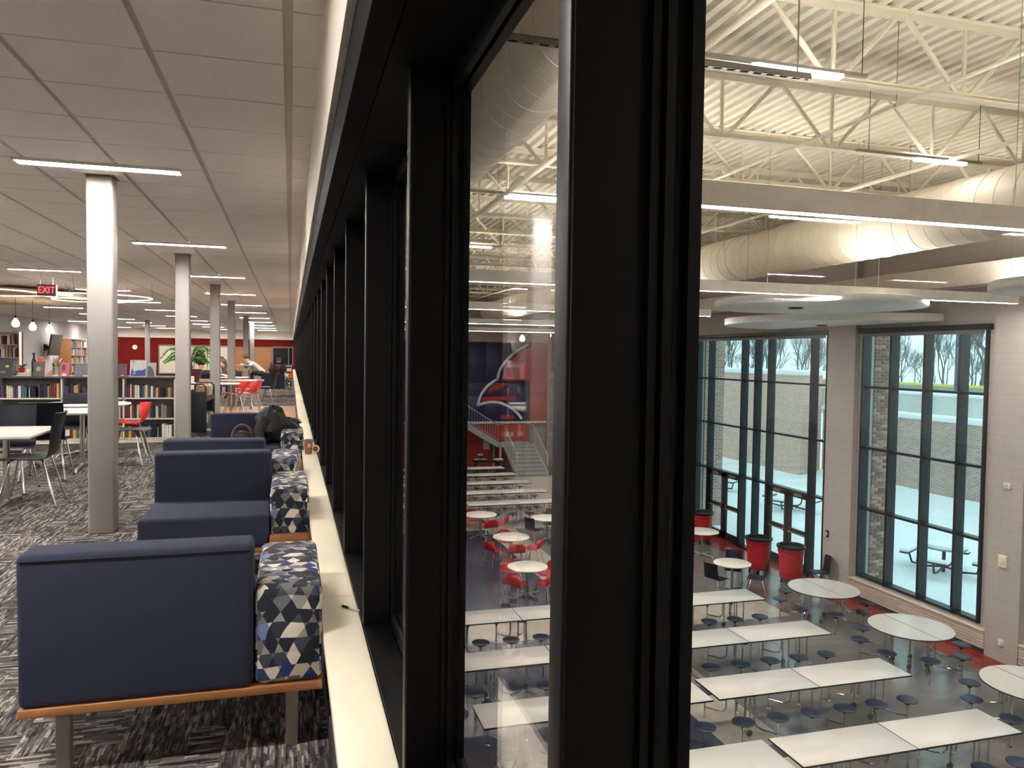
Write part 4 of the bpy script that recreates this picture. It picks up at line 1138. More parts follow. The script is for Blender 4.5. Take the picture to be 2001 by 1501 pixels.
for i, (y0, y1) in enumerate(((17.92, 19.81), (21.27, 23.19))):
    o = empty('door_%d' % (i + 4), (13.76, 0, FLZ), 0, kind='structure')
    ym = (y0 + y1) / 2
    for a, b in ((y0, ym - 0.005), (ym + 0.005, y1)):
        lf = MB().box(-0.03, 0.03, a, a + 0.14, 0, 2.2).box(-0.03, 0.03, b - 0.14, b, 0, 2.2).box(-0.03, 0.03, a, b, 0, 0.25).box(-0.03, 0.03, a, b, 1.02, 1.16).box(-0.03, 0.03, a, b, 2.06, 2.2).build('door_leaf', m_doorblk, o)
        MB().tube([(-0.05, a + 0.12, 1.06), (-0.1, a + 0.14, 1.06), (-0.1, b - 0.14, 1.06), (-0.05, b - 0.12, 1.06)], 0.02, 8).build('push_bar', m_steel, lf)
        q = (a + 0.12, 0.03) if a > y0 + 0.1 else (b - 0.12, 0.03)
        MB().box(-0.05, -0.03, q[0] - 0.04, q[0] + 0.04, 1.0, 1.16).build('lock_plate', mat('lock_red', (120, 60, 60), 0.4), lf)
        MB().box(-0.05, -0.03, a + 0.3, b - 0.3, 2.1, 2.18).build('door_closer', m_steel, lf)
# roof deck with trapezoid ribs running along the hall
dk = MB(); vs = []; fs = []
prof = []
x = 0.40
while x < 14.1:
    prof += [(x, 5.30), (x + 0.095, 5.30), (x + 0.118, 5.385), (x + 0.18, 5.385)]
    x += 0.203
for (px, pz) in prof: vs += [(px, -5, pz), (px, 41, pz)]
for i in range(len(prof) - 1): fs.append((2 * i, 2 * i + 1, 2 * i + 3, 2 * i + 2))
dk.add(vs, fs); tag(dk.build('roof_deck', m_deck), kind='structure')
tag(MB().box(0.3, 14.1, -5.1, 41.1, 5.41, 5.6).build('ceiling_cafeteria', m_deck), kind='structure')
# steel roof joists
def chord(z0, z1):
    return MB().box(0.45, 13.56, -0.055, -0.008, z0, z0 + 0.012).box(0.45, 13.56, 0.008, 0.055, z0, z0 + 0.012).box(0.45, 13.56, -0.016, -0.008, z0, z1).box(0.45, 13.56, 0.008, 0.016, z0, z1)
top_me = MB().box(0.45, 13.56, -0.07, -0.008, 5.285, 5.30).box(0.45, 13.56, 0.008, 0.07, 5.285, 5.30).box(0.45, 13.56, -0.02, -0.006, 5.2, 5.29).box(0.45, 13.56, 0.006, 0.02, 5.2, 5.29).mesh('top_chord')
bot_me = MB().box(0.45, 13.56, -0.07, -0.006, 4.42, 4.435).box(0.45, 13.56, 0.006, 0.07, 4.42, 4.435).box(0.45, 13.56, -0.02, -0.006, 4.43, 4.5).box(0.45, 13.56, 0.006, 0.02, 4.43, 4.5).mesh('bottom_chord')
for me in (top_me, bot_me): me.materials.append(m_joist)
webs = []
k = -3
while 5.58 + 1.75 * k < 13.6:
    xb = 5.58 + 1.75 * k
    for xa, xc in ((xb, xb), (xb - 0.07, xb - 0.84), (xb + 0.07, xb + 0.84)):
        if 0.46 < xa < 13.5 and 0.46 < xc < 13.55:
            w_ = MB().tube([(xa, 0, 4.46), (xc, 0, 5.26)], 0.026 if xa == xc else 0.03, 6, cap=False, smooth=False)
            webs.append(w_)
    k += 1
web_me = [q.mesh('web_bar') for q in webs]
for me in web_me: me.materials.append(m_joist)
allw = MB()
for q in webs: allw.add(q.v, q.f)
allw_me = allw.mesh('web_bars'); allw_me.materials.append(m_joist)
for k in range(-3, 15):
    Y = 7.08 + 2.22 * k
    pos = 'added unseen behind the viewpoint' if k < 0 else ORD[k] + ' from the front'
    o = empty('roof_joist', (0, Y, 0), 0, 'cream steel roof joist of the cafeteria, ' + ('%s one %s' % (ORD[k + 3], pos) if k < 0 else pos), 'roof joist', 'open web roof joists')
    put('top_chord', top_me, None, o); put('bottom_chord', bot_me, None, o)
    if 0 <= k < 5:
        for me in web_me: put('web_bar', me, None, o)
    else:
        tag(put('web_bars', allw_me, None, o), kind='stuff')
# pipes and conduits
for (x, z, r, l) in [(3.7, 4.36, 0.045, 'cream pipe running along the roof, nearest the glass'), (9.2, 4.38, 0.03, 'slim sprinkler pipe running along the roof beside the big duct'), (6.55, 4.33, 0.02, 'thin conduit running along the middle of the roof')]:
    o = empty('ceiling_pipe', (x, 0, z), 0, l, 'pipe')
    MB().tube([(0, -5, 0), (0, 39.9, 0)], r, 10).build('pipe_run', m_joist, o)
    for y in (7.08, 13.74, 20.4, 27.06): MB().tube([(0, y + 0.15, 0), (0, y + 0.15, 5.3 - z)], 0.006, 5).lathe([(r + 0.008, -0.015), (r + 0.008, 0.015)], (0, y + 0.15, 0), 10).build('pipe_hanger', m_steel, o)
for i, (y, z) in enumerate(((4.55, 4.2),)):
    o = empty('strut_channel', (0, y, 3.36), 0, 'grey slotted channel hanging below the duct nearest the glass', 'channel')
    q = MB().box(1.2, 3.4, -0.02, 0.02, 0.036, 0.04).box(1.2, 3.4, -0.02, -0.016, 0, 0.04).box(1.2, 3.4, 0.016, 0.02, 0, 0.04)
    for k in range(22): q.box(1.22 + 0.1 * k, 1.26 + 0.1 * k, -0.02, 0.02, 0, 0.004)
    q.build('channel', m_steel, o)
    for x in (1.25, 3.3): MB().tube([(x, 0, 0), (x, 0, 1.95)], 0.006, 5).build('threaded_rod', m_steel, o)
# round ducts
def duct(x, z, r, y0, y1, label):
    o = empty('round_duct', (x, 0, z), 0, label, 'duct')
    q = MB().lathe([(r, y0), (r, y1)], n=36); q.v = [(a, c, b) for a, b, c in q.v]; q.build('duct_tube', m_duct, o)
    pts = [(math.cos(2 * PI * i / 36) * (r + 0.002), math.sin(2 * PI * i / 36) * (r + 0.002)) for i in range(37)]
    seam = MB(); y = y0 + 0.1; pitch = 0.32
    hel = []
    n = int((y1 - y0 - 0.3) / pitch * 36)
    for i in range(n):
        a = 2 * PI * i / 36
        hel.append((math.cos(a) * (r + 0.002), y, math.sin(a) * (r + 0.002))); y += pitch / 36
    seam.tube(hel, 0.007, 3, cap=False); seam.build('spiral_seam', m_duct, o)
    y = y0 + 3
    while y < y1:
        q = MB().lathe([(r + 0.004, -0.04), (r + 0.012, -0.035), (r + 0.012, 0.035), (r + 0.004, 0.04)], n=36); q.v = [(a, c + y, b) for a, b, c in q.v]; q.build('coupling', m_duct, o)
        MB().tube([(-r, y, 0), (-r, y, 5.3 - z)], 0.006, 4).tube([(r, y, 0), (r, y, 5.3 - z)], 0.006, 4).build('duct_hanger', m_steel, o)
        y += 4.44
duct(2.07, 3.97, 0.36, -5, 39.5, 'white spiral duct close beyond the glass, seen between the mullions')
duct(10.1, 3.8, 0.5, -5, 39.5, 'large white spiral duct running above the windows side of the hall')
# pendant linear fixtures
m_pd = emit('pendant_lens', (1.0, 0.96, 0.9), PEND_DOWN); m_pu = emit('pendant_uplight', (1.0, 0.95, 0.86), PEND_UP)
m_fix = mat('fixture_white', (242, 237, 230), 0.5)
def pendant(y, x0, x1, label):
    o = empty('pendant_fixture', (0, y, 2.55), 0, label, 'linear light', 'long pendant lights over the cafeteria')
    MB().box(x0, x1, -0.055, -0.045, 0.0, 0.18).box(x0, x1, 0.045, 0.055, 0.0, 0.18).box(x0, x0 + 0.01, -0.045, 0.045, 0, 0.18).box(x1 - 0.01, x1, -0.045, 0.045, 0, 0.18).build('housing', m_fix, o)
    MB().box(x0 + 0.012, x1 - 0.012, -0.044, 0.044, 0.0, 0.02).build('lower_lens', m_pd, o)
    MB().box(x0 + 0.012, x1 - 0.012, -0.044, 0.044, 0.13, 0.15).build('upper_lens', m_pu, o)
    n = int((x1 - x0) / 3.5) + 1
    for k in range(n + 1):
        x = x0 + 0.15 + (x1 - x0 - 0.3) * k / n
        if abs(x - 10.1) < 0.65: x = 10.1 - 0.7
        MB().tube([(x, 0, 0.16), (x, 0, 2.75)], 0.004, 4).build('hanger_wire', m_steel, o)
pendant(-1.1, 2.3, 12.4, 'long pendant light behind the viewpoint')
pendant(5.0, 2.35, 12.4, 'nearest long pendant light, widest in view at the right')
pendant(11.2, 2.3, 13.0, 'second long pendant light, in front of the round ceiling panels')
pendant(17.85, 2.3, 10.5, 'third long pendant light, ending left of the tall windows')
pendant(25.9, 2.3, 12.4, 'fourth long pendant light, seen between the mullions')
pendant(33.8, 2.3, 12.4, 'fifth long pendant light, above the mural')
# short strip lights under the joists
def strip(x0, x1, y, z, label):
    o = empty('strip_light', (0, y, z), 0, label, 'strip light', 'strip lights under the roof joists')
    MB().box(x0 - 1.0, x1 + 0.3, -0.02, 0.02, 0.03, 0.07).build('channel', m_steel, o)
    MB().rbox(x0, x1, -0.04, 0.04, -0.01, 0.03, 0.008, 2).build('lens', emit('strip_lens', (1.0, 0.96, 0.9), 6), o)
    for x in (x0 - 0.8, x1 + 0.25): MB().tube([(x, 0, 0.06), (x, 0, 5.3 - z)], 0.006, 4).build('hanger_rod', m_black, o)
strip(4.42, 5.45, 6.78, 4.36, 'bright strip light under the nearest roof joist')
strip(3.75, 5.0, 13.55, 4.36, 'strip light under the fourth roof joist, seen between the mullions')
strip(8.6, 9.5, 9.1, 4.34, 'strip light beside the large duct at the upper right')
strip(4.0, 5.2, 20.2, 4.36, 'small strip light far down the roof')
# hanging round ceiling panels
m_cloud = mat('cloud_panel', (206, 208, 208), 0.6, var=0.015)
def cloud(c, r, z, label, clip=None):
    o = empty('round_ceiling_panel', (c[0], c[1], z), 0, label, 'ceiling panel', 'round hanging ceiling panels')
    if clip is None:
        MB().lathe([(r - 0.02, 0), (r, 0.02), (r, 0.13), (r - 0.02, 0.15)], n=64).build('disc', m_cloud, o)
        for a in (0.7, 2.8, 4.9): MB().tube([(r * 0.7 * math.cos(a), r * 0.7 * math.sin(a), 0.15), (r * 0.7 * math.cos(a), r * 0.7 * math.sin(a), 5.3 - z)], 0.005, 4).build('hanger_wire', m_steel, o)
    else:
        poly = [(-r * math.sin(PI * i / 40), -r * math.cos(PI * i / 40)) for i in range(41)]
        MB().prism(poly, 'z', 0, 0.16).build('disc', m_cloud, o)
    q = MB().lathe([(0.12, -0.03), (0.14, -0.01), (0.14, 0.0)], n=16); q.v = [(a - r * 0.25, b, cc) for a, b, cc in q.v]; q.build('speaker_grille', m_black, o)
cloud((9.95, 12.9), 1.95, 2.47, 'round white ceiling panel hanging in front of the windows')
cloud((13.56, 16.4), 3.0, 2.33, 'half round white panel fixed above the two tall windows', True)
cloud((12.0, 8.9), 1.5, 2.6, 'round white panel cut by the right edge')

# ---------------------------------------------------------------- far wall with mural and stairs
wall('wall_cafeteria_back', (0.43, XW, 40.0, 40.3, FLZ, 5.4), m_red)
wall('wall_cafeteria_back_upper', (0.43, XW, 39.95, 40.0, 2.2, 5.29), m_cafwall)
wall('wall_cafeteria_front', (0.43, 14.0, -5.2, -5.0, FLZ, 5.6), m_cafwall)
mu = empty('mural', (0, 39.99, 0), 0, 'navy and red wall mural of square panels with pale curved bands', 'mural')
m_mnavy = mat('mural_navy', (34, 42, 80), 0.45, var=0.04); m_mred = mat('mural_red', (166, 42, 48), 0.45, var=0.04); m_mwht = mat('mural_white', (206, 214, 220), 0.45)
xs = [4.95, 6.2, 7.5, 8.77, 10.05, 11.3, 12.55]; zs = [-2.08, -0.7, -0.02, 2.17]
for i in range(6):
    for k in range(3): MB().rbox(xs[i] + 0.015, xs[i + 1] - 0.015, -0.04, 0, zs[k] + 0.015, zs[k + 1] - 0.015, 0.006, 1).build('mural_panel', m_mnavy, mu)
for k in range(3): MB().rbox(12.565, 13.5, -0.04, 0, zs[k] + 0.015, zs[k + 1] - 0.015, 0.006, 1).build('mural_panel', m_mred, mu)
MB().prism([(12.55, 2.0), (12.1, 1.72), (11.6, 1.3), (11.15, 0.72), (11.0, 0.3), (11.0, 0.12), (12.55, 0.12)], 'y', -0.046, -0.041).build('red_field', m_mred, mu)
MB().prism([(10.72, -0.02), (11.3, -0.06), (10.9, -0.3), (10.15, -0.6), (10.3, -0.28)], 'y', -0.046, -0.041).build('red_field', m_mred, mu)
MB().prism([(9.9, -0.78), (11.75, -0.72), (11.75, -0.95), (9.86, -0.98)], 'y', -0.046, -0.041).build('red_field', m_mred, mu)
MB().prism([(10.9, -1.75), (11.6, -1.75), (11.8, -1.98), (10.9, -1.98)], 'y', -0.046, -0.041).build('red_field', m_mred, mu)
for A in ([(12.45, 2.12), (12.01, 1.87), (11.63, 1.62), (11.3, 1.33), (11.05, 1.04), (10.86, 0.76), (10.76, 0.47), (10.7, 0.15)],
          [(10.74, 0.21), (10.48, 0.07), (10.23, -0.11), (10.01, -0.34), (9.84, -0.58), (9.74, -0.82), (9.66, -1.1), (9.62, -1.24)],
          [(9.62, -1.2), (9.95, -1.1), (10.28, -1.04), (10.62, -1.04), (10.95, -1.1), (11.29, -1.25), (11.63, -1.45), (11.89, -1.68), (12.11, -1.97)]):
    MB().sweep(A, 0.13, 0.008, 'y', -0.055).build('pale_band', m_mwht, mu)
tag(MB().rbox(4.9, 13.5, 39.88, 39.99, -2.2, -2.09, 0.01, 1).build('trim_4', m_mwht), kind='structure')
# stair: lower flight towards the hall, landing, upper flight along the wall to the left
m_stair = mat('stair_grey', (150, 156, 156), 0.5, var=0.05); m_tread = mat('tread_grey', (124, 128, 128), 0.6)
sr = empty('staircase', (0, 0, FLZ), 0, 'grey steel staircase turning at a landing before the mural', 'staircase')
for k in range(8):
    MB().box(10.75, 12.25, 36.0 + 0.29 * k, 36.32 + 0.29 * k, 0.165 * (k + 1) - 0.05, 0.165 * (k + 1)).build('tread', m_stair, sr)
    MB().box(10.75, 12.25, 36.3 + 0.29 * k - 0.29, 36.31 + 0.29 * k - 0.29, 0.165 * k, 0.165 * (k + 1) - 0.05).build('riser', m_tread, sr)
for x in (10.68, 12.25): MB().prism([(35.9, 0.0), (36.2, 0.0), (38.4, 1.15), (38.4, 1.42), (36.1, 0.3), (35.9, 0.28)], 'x', x, x + 0.07).build('stringer', m_stair, sr)
MB().box(10.4, 12.4, 38.32, 39.85, 1.2, 1.32).build('landing', m_stair, sr)
for x in (10.5, 12.3):
    for y in (38.4, 39.75): MB().box(x - 0.05, x + 0.05, y - 0.05, y + 0.05, 0, 1.2).build('landing_post', m_stair, sr)
for k in range(14):
    MB().box(10.4 - 0.29 * (k + 1), 10.42 - 0.29 * k, 38.6, 39.8, 1.32 + 0.175 * (k + 1) - 0.05, 1.32 + 0.175 * (k + 1)).build('tread', m_stair, sr)
for y in (38.52, 39.8): MB().prism([(10.5, 1.1), (10.5, 1.42), (6.3, 3.98), (6.3, 3.62)], 'y', y, y + 0.06).build('stringer', m_stair, sr)
# railings
bal = MB()
for k in range(30):
    x = 10.4 - 0.14 * k; z = 1.42 + (10.5 - x) * 0.61; bal.tube([(x, 38.55, z), (x, 38.55, z + 0.85)], 0.012, 4, cap=False)
for x in (10.72, 12.28):
    for k in range(16): y = 36.05 + 0.15 * k; z = 0.2 + (y - 36.0) * 0.52; bal.tube([(x, y, z), (x, y, z + 0.85)], 0.012, 4, cap=False)
tag(bal.build('balusters', m_stair, sr), kind='stuff')
MB().tube([(10.45, 38.55, 2.32), (6.3, 38.55, 4.85)], 0.03, 8).tube([(10.45, 38.55, 1.55), (6.3, 38.55, 4.08)], 0.02, 6).build('handrail', m_stair, sr)
for x in (10.72, 12.28): MB().tube([(x, 35.95, 0.55), (x, 36.0, 1.08), (x, 38.4, 2.32), (x, 39.7, 2.32)], 0.03, 8).build('handrail', m_stair, sr)
# bin and small table against the red wall, doorway at right
dd = empty('door_6', (13.0, 39.97, FLZ), 0, kind='structure')
MB().box(-0.42, 0.42, -0.03, 0.0, 0, 2.05).build('door_leaf', mat('grey_door', (128, 128, 126), 0.5), dd); MB().box(-0.48, -0.42, -0.05, 0, 0, 2.11).box(0.42, 0.48, -0.05, 0, 0, 2.11).box(-0.42, 0.42, -0.05, 0, 2.05, 2.11).build('door_frame', m_frame, dd)
ut = empty('utility_table', (9.65, 37.8, FLZ), 0, 'dark side table holding a pile of helmets and trays by the red wall', 'table')
MB().rbox(-0.75, 0.75, -0.3, 0.3, 0.52, 0.56, 0.005, 1).build('table_top', m_blackedge, ut)
for x in (-0.65, 0.6): MB().box(x, x + 0.05, -0.25, 0.25, 0, 0.52).build('leg', m_blackedge, ut)
for i, (x, z, r) in enumerate([(-0.54, 0.562, 0.15), (-0.2, 0.562, 0.15), (-0.37, 0.8, 0.14)]):
    o = empty('helmet', (9.65 + x, 37.8, FLZ + z), 0, ['left helmet in the pile on the dark side table', 'right helmet in the pile on the dark side table', 'top helmet in the pile on the dark side table'][i], 'helmet', 'helmets on the side table')
    MB().add(*blob(0, 0, r * 0.8, r, r, r * 0.8, 4, 0.02), True).build('helmet_shell', mat('helmet_dark', (60, 54, 58), 0.4), o); MB().lathe([(r * 0.96, r * 0.7), (r * 1.03, r * 0.75), (r * 1.0, r * 0.95)], n=16).build('helmet_band', m_white, o)
o = empty('tray', (10.25, 37.8, FLZ + 0.56), 0, 'pale tray on the dark side table', 'tray'); MB().lathe([(0.1, 0), (0.2, 0.03), (0.24, 0.1), (0.22, 0.1)], n=20).build('tray_body', m_white, o); MB().lathe([(0.23, 0.095), (0.25, 0.1), (0.25, 0.11)], n=20).build('tray_rim', m_white, o)
o = empty('notice', (10.15, 39.97, FLZ + 1.2), 0, 'cream notice on the red wall left of the stairs', 'notice'); MB().box(-0.18, 0.18, -0.02, 0, -0.3, 0.32).build('notice_board', m_page, o); MB().box(-0.19, 0.19, -0.025, 0, -0.34, -0.3).build('notice_tray', m_red, o)
# fittings on the grey pier
for (nm, y, z, w_, h_, cat, l) in [('strobe', 11.72, -0.97, 0.07, 0.06, 'alarm', 'white strobe alarm high on the grey pier at the right edge'), ('intercom', 11.76, -2.48, 0.085, 0.12, 'intercom', 'white intercom box on the grey pier below the strobe'),
                                   ('power_outlet', 11.73, -4.1, 0.045, 0.06, 'outlet', 'small wall outlet low on the grey pier'), ('card_reader', 16.9, -3.1, 0.04, 0.09, 'reader', 'small dark card reader on the pier beside the doors')]:
    o = empty(nm, (XW, y, z), 0, l, cat)
    mm = m_blackedge if nm == 'card_reader' else m_white
    MB().rbox(-0.05, 0.0, -w_, w_, -h_, h_, 0.008, 2).build('case', mm, o)
    MB().rbox(-0.058, -0.05, -w_ * 0.6, w_ * 0.6, -h_ * 0.5, h_ * 0.5, 0.003, 1).build('face', m_cupw if nm != 'strobe' else m_grid, o)
o = empty('notice', (XW, 24.45, -2.55), 0, 'small red and black notice on the wall left of the doors', 'notice'); MB().box(-0.02, 0, -0.13, 0.13, -0.2, 0.2).build('notice_board', m_blackedge, o); MB().box(-0.024, -0.02, -0.1, 0.1, 0.0, 0.15).build('notice_print', m_mred, o)

# ================================================================ CAFETERIA FURNITURE
m_seatnavy = mat('navy_stool_seat', (36, 44, 64), 0.38, var=0.05)
H = 0.75
def stool_parts(parent, x, y, ax, ay):
    """stool at (x, y), its arm reaching back to the table leg at (ax, ay)"""
    st_ = put('stool_seat', ME_SEAT, None, parent, (x, y, 0))
    put('seat_post', ME_POST, None, st_)
    d = Vector((x - ax, y - ay, 0))
    MB().tube([(ax, ay, 0.7), (ax, ay, 0.26), (ax + d.x * 0.1, ay + d.y * 0.1, 0.2), (ax + d.x * 0.35, ay + d.y * 0.35, 0.17), (x, y, 0.17)], 0.0145, 7).build('support_tube', m_chrome, parent)
    return st_
ME_SEAT = MB().lathe([(0.03, 0.36), (0.05, 0.415), (0.15, 0.43), (0.168, 0.44), (0.17, 0.45), (0.155, 0.458), (0.001, 0.452)], n=24).mesh('stool_seat'); ME_SEAT.materials.append(m_seatnavy)
ME_POST = MB().lathe([(0.03, 0), (0.03, 0.01), (0.014, 0.02), (0.014, 0.3), (0.022, 0.33), (0.04, 0.39)], n=10).mesh('seat_post'); ME_POST.materials.append(m_chrome)
def wheel(parent, x, y):
    q = MB().lathe([(0.045, -0.014), (0.052, -0.01), (0.052, 0.01), (0.045, 0.014)], n=16); q.v = [(x + a, y + c, 0.053 + b) for a, b, c in q.v]
    wq = q.build('wheel', mat('grey_rubber_wheel', (92, 84, 74), 0.6), parent)
    MB().tube([(x, y, 0.06), (x, y, 0.68)], 0.012, 6).build('wheel_stem', m_chrome, wq)
def long_table(stools=True):
    o = empty('cafeteria_table', (0, 0, 0), 0, 'x', 'table', 'folding cafeteria tables with navy stools')
    for a, b in ((-1.8, -0.009), (0.009, 1.8)):
        tp = MB().rbox(a, b, -0.375, 0.375, H - 0.022, H, 0.004, 1).build('table_top', m_tablewhite, o)
        MB().box(a - 0.004 if a < -1 else a, b + 0.004 if b > 1 else b, -0.38, 0.38, H - 0.028, H - 0.005).build('edge_band', m_blackedge, tp)
    MB().box(-1.7, 1.7, -0.22, -0.19, H - 0.07, H - 0.03).box(-1.7, 1.7, 0.19, 0.22, H - 0.07, H - 0.03).build('under_frame', m_blackedge, o)
    MB().box(-0.011, 0.011, -0.376, 0.376, H - 0.012, H - 0.003).build('centre_seam', m_blackedge, o)
    MB().box(-0.06, 0.06, -0.25, 0.25, H - 0.1, H - 0.03).build('fold_hinge', m_blackedge, o)
    for i in range(6):
        x = -1.5 + 0.61 * i
        for s in (-1, 1):
            stool_parts(o, x, s * 0.56, x + (-0.22 if i % 2 else 0.22) * 1.0, s * 0.27)
    for x in (-1.15, 1.15):
        for s in (-1, 1): wheel(o, x, s * 0.2)
    return o
lt = long_table(); ul = []
ROWS = [(8.58, 'nearest row'), (10.58, 'second row'), (12.55, 'third row'), (14.68, 'fourth row')]
for y, nm in ROWS:
    place(lt, ul, (8.12, y, FLZ), 0, 'pale cafeteria table with navy stools, %s, half nearer the windows' % nm)
    place(lt, ul, (4.41, y, FLZ), 0, 'pale cafeteria table with navy stools, %s, half seen between the mullions' % nm)
for k, y in enumerate((26.1, 28.25, 30.35, 32.45, 34.4)):
    place(lt, ul, (7.75, y, FLZ), 0, 'far cafeteria table before the stairs, %s of five going back, right half' % ORD[k])
    place(lt, ul, (4.05, y, FLZ), 0, 'far cafeteria table before the stairs, %s of five going back, left half' % ORD[k])
# round folding tables with eight stools
def round_table():
    o = empty('round_cafeteria_table', (0, 0, 0), 0, 'x', 'table', 'round folding cafeteria tables')
    R = 0.76
    for s in (-1, 1):
        a0 = PI / 2 if s < 0 else -PI / 2
        pl = [(R * math.cos(a0 + PI * i / 28) + s * 0.01, R * math.sin(a0 + PI * i / 28)) for i in range(29)]
        tp = MB().prism(pl, 'z', H - 0.02, H).build('table_top', m_tablewhite, o)
        pl2 = [(x * 1.006, y * 1.006) for x, y in pl]
        MB().prism(pl2, 'z', H - 0.024, H - 0.006).build('edge_band', m_blackedge, tp)
    MB().box(-0.012, 0.012, -0.755, 0.755, H - 0.012, H - 0.003).build('centre_seam', m_blackedge, o)
    MB().box(-0.5, 0.5, -0.2, -0.17, H - 0.06, H - 0.024).box(-0.5, 0.5, 0.17, 0.2, H - 0.06, H - 0.024).build('under_frame', m_blackedge, o)
    for i in range(8):
        a = math.radians(22.5 + 45 * i)
        b = a + (0.25 if i % 2 else -0.25)
        stool_parts(o, 0.95 * math.cos(a), 0.95 * math.sin(a), 0.55 * math.cos(b), 0.55 * math.sin(b))
    for i in range(4):
        a = math.radians(45 + 90 * i); wheel(o, 0.3 * math.cos(a), 0.3 * math.sin(a))
    return o
rt = round_table(); ur = []
place(rt, ur, (11.72, 14.7, FLZ), 0, 'round folding table with navy stools, farthest one, beside the trash cans')
place(rt, ur, (11.71, 12.12, FLZ), 0, 'round folding table with navy stools, middle one, under the tall window')
place(rt, ur, (11.6, 9.42, FLZ), 0, 'round folding table cut by the right edge')
# pedestal tables with chairs
def pedestal(loc, r, label):
    o = empty('pedestal_table', loc, 0, label, 'table', 'white round pedestal tables')
    MB().lathe([(r - 0.01, H - 0.03), (r, H - 0.022), (r, H - 0.006), (r - 0.008, H)], n=40).build('table_top', mat('white_laminate', (232, 228, 216), 0.3, var=0.01), o)
    MB().tube([(0, 0, 0.03), (0, 0, H - 0.03)], 0.035, 12).build('post', m_steel, o)
    for k in range(4):
        a = 0.4 + PI / 2 * k
        MB().tube([(0, 0, 0.07), (0.38 * math.cos(a), 0.38 * math.sin(a), 0.035), (0.42 * math.cos(a), 0.42 * math.sin(a), 0.0)], [0.024, 0.02, 0.014], 6).build('foot', m_steel, o)
pedestal((6.0, 24.3, FLZ), 0.53, 'white round pedestal table with red chairs, farthest of three')
pedestal((6.13, 21.1, FLZ), 0.53, 'white round pedestal table with red chairs, middle of three')
pedestal((5.66, 18.0, FLZ), 0.5, 'white round pedestal table with red chairs, nearest of three')
pedestal((7.98, 23.35, FLZ), 0.52, 'white round pedestal table with navy chairs seen beside the mullion')
pedestal((10.86, 17.1, FLZ), 0.47, 'white round pedestal table with navy chairs before the trash cans')
pedestal((11.95, 20.5, FLZ), 0.5, 'white round pedestal table at the edge of the mullion, by the doors')
pedestal((11.4, 29.3, FLZ), 0.5, 'far white round pedestal table right of the stairs')
gr = 'red chairs at the pedestal tables'; gn = 'navy chairs at the pedestal tables'
def around(c, r, degs, mm, what, kind, g):
    for i, d in enumerate(degs):
        a = math.radians(d)
        chair(kind, mm, (c[0] + r * math.cos(a), c[1] + r * math.sin(a), FLZ), a + PI / 2, '%s chair, %s around the %s' % ('red' if mm is m_redplastic2 else 'navy', ORD[i], what), g, kind == 'bkt')
around((6.0, 24.3), 0.68, (205, 280, 335, 100), m_redplastic2, 'farthest pedestal table', 'bkt', gr)
around((6.13, 21.1), 0.68, (207, 265, 325, 90), m_redplastic2, 'middle pedestal table', 'bkt', gr)
around((5.66, 18.0), 0.66, (225, 300, 20, 110), m_redplastic2, 'nearest pedestal table', 'bkt', gr)
around((7.98, 23.35), 0.62, (210, 285, 60), m_navyplastic, 'pedestal table beside the mullion', 'std', gn)
around((10.86, 17.1), 0.62, (200, 320, 55), m_navyplastic, 'pedestal table before the trash cans', 'std', gn)
around((11.4, 29.3), 0.62, (220, 130), m_navyplastic, 'far pedestal table right of the stairs', 'std', gn)
chair('std', m_navyplastic, (13.2, 16.75, FLZ), HP * 0.8, 'navy chair alone against the grey pier beside the doors')
# red trash cans with black rims on dollies
m_can = mat('red_can_plastic', (176, 30, 38), 0.45, var=0.05)
def can(loc, label, bag=False):
    o = empty('trash_can', loc, 0.4, label, 'trash can', 'red trash cans by the doors'); o.scale = (1.12, 1.12, 1.05)
    MB().lathe([(0.24, 0.14), (0.25, 0.15), (0.27, 0.5), (0.285, 0.78), (0.305, 0.8), (0.31, 0.95), (0.30, 0.95), (0.26, 0.3), (0.02, 0.28)], n=28).build('can_body', m_can, o)
    MB().lathe([(0.312, 0.9), (0.335, 0.92), (0.335, 0.97), (0.30, 0.985), (0.27, 0.97), (0.25, 0.75)], n=28).build('liner_rim', m_blackedge, o)
    for s in (-1, 1): MB().tube([(s * 0.3, -0.08, 0.8), (s * 0.37, -0.07, 0.8), (s * 0.37, 0.07, 0.8), (s * 0.3, 0.08, 0.8)], 0.018, 6).build('handle', m_can, o)
    for k in range(4):
        a = k * PI / 2 + 0.5; MB().tube([(0.05 * math.cos(a), 0.05 * math.sin(a), 0.12), (0.2 * math.cos(a), 0.2 * math.sin(a), 0.1), (0.2 * math.cos(a), 0.2 * math.sin(a), 0.0)], 0.03, 6).build('caster_arm', m_blackedge, o)
can((12.5, 18.4, FLZ), 'red trash can with black rim, left of the pair by the doors')
can((12.82, 17.4, FLZ), 'red trash can with black rim, right of the pair by the doors')
can((12.75, 21.9, FLZ), 'red trash can partly hidden behind the dark mullion')

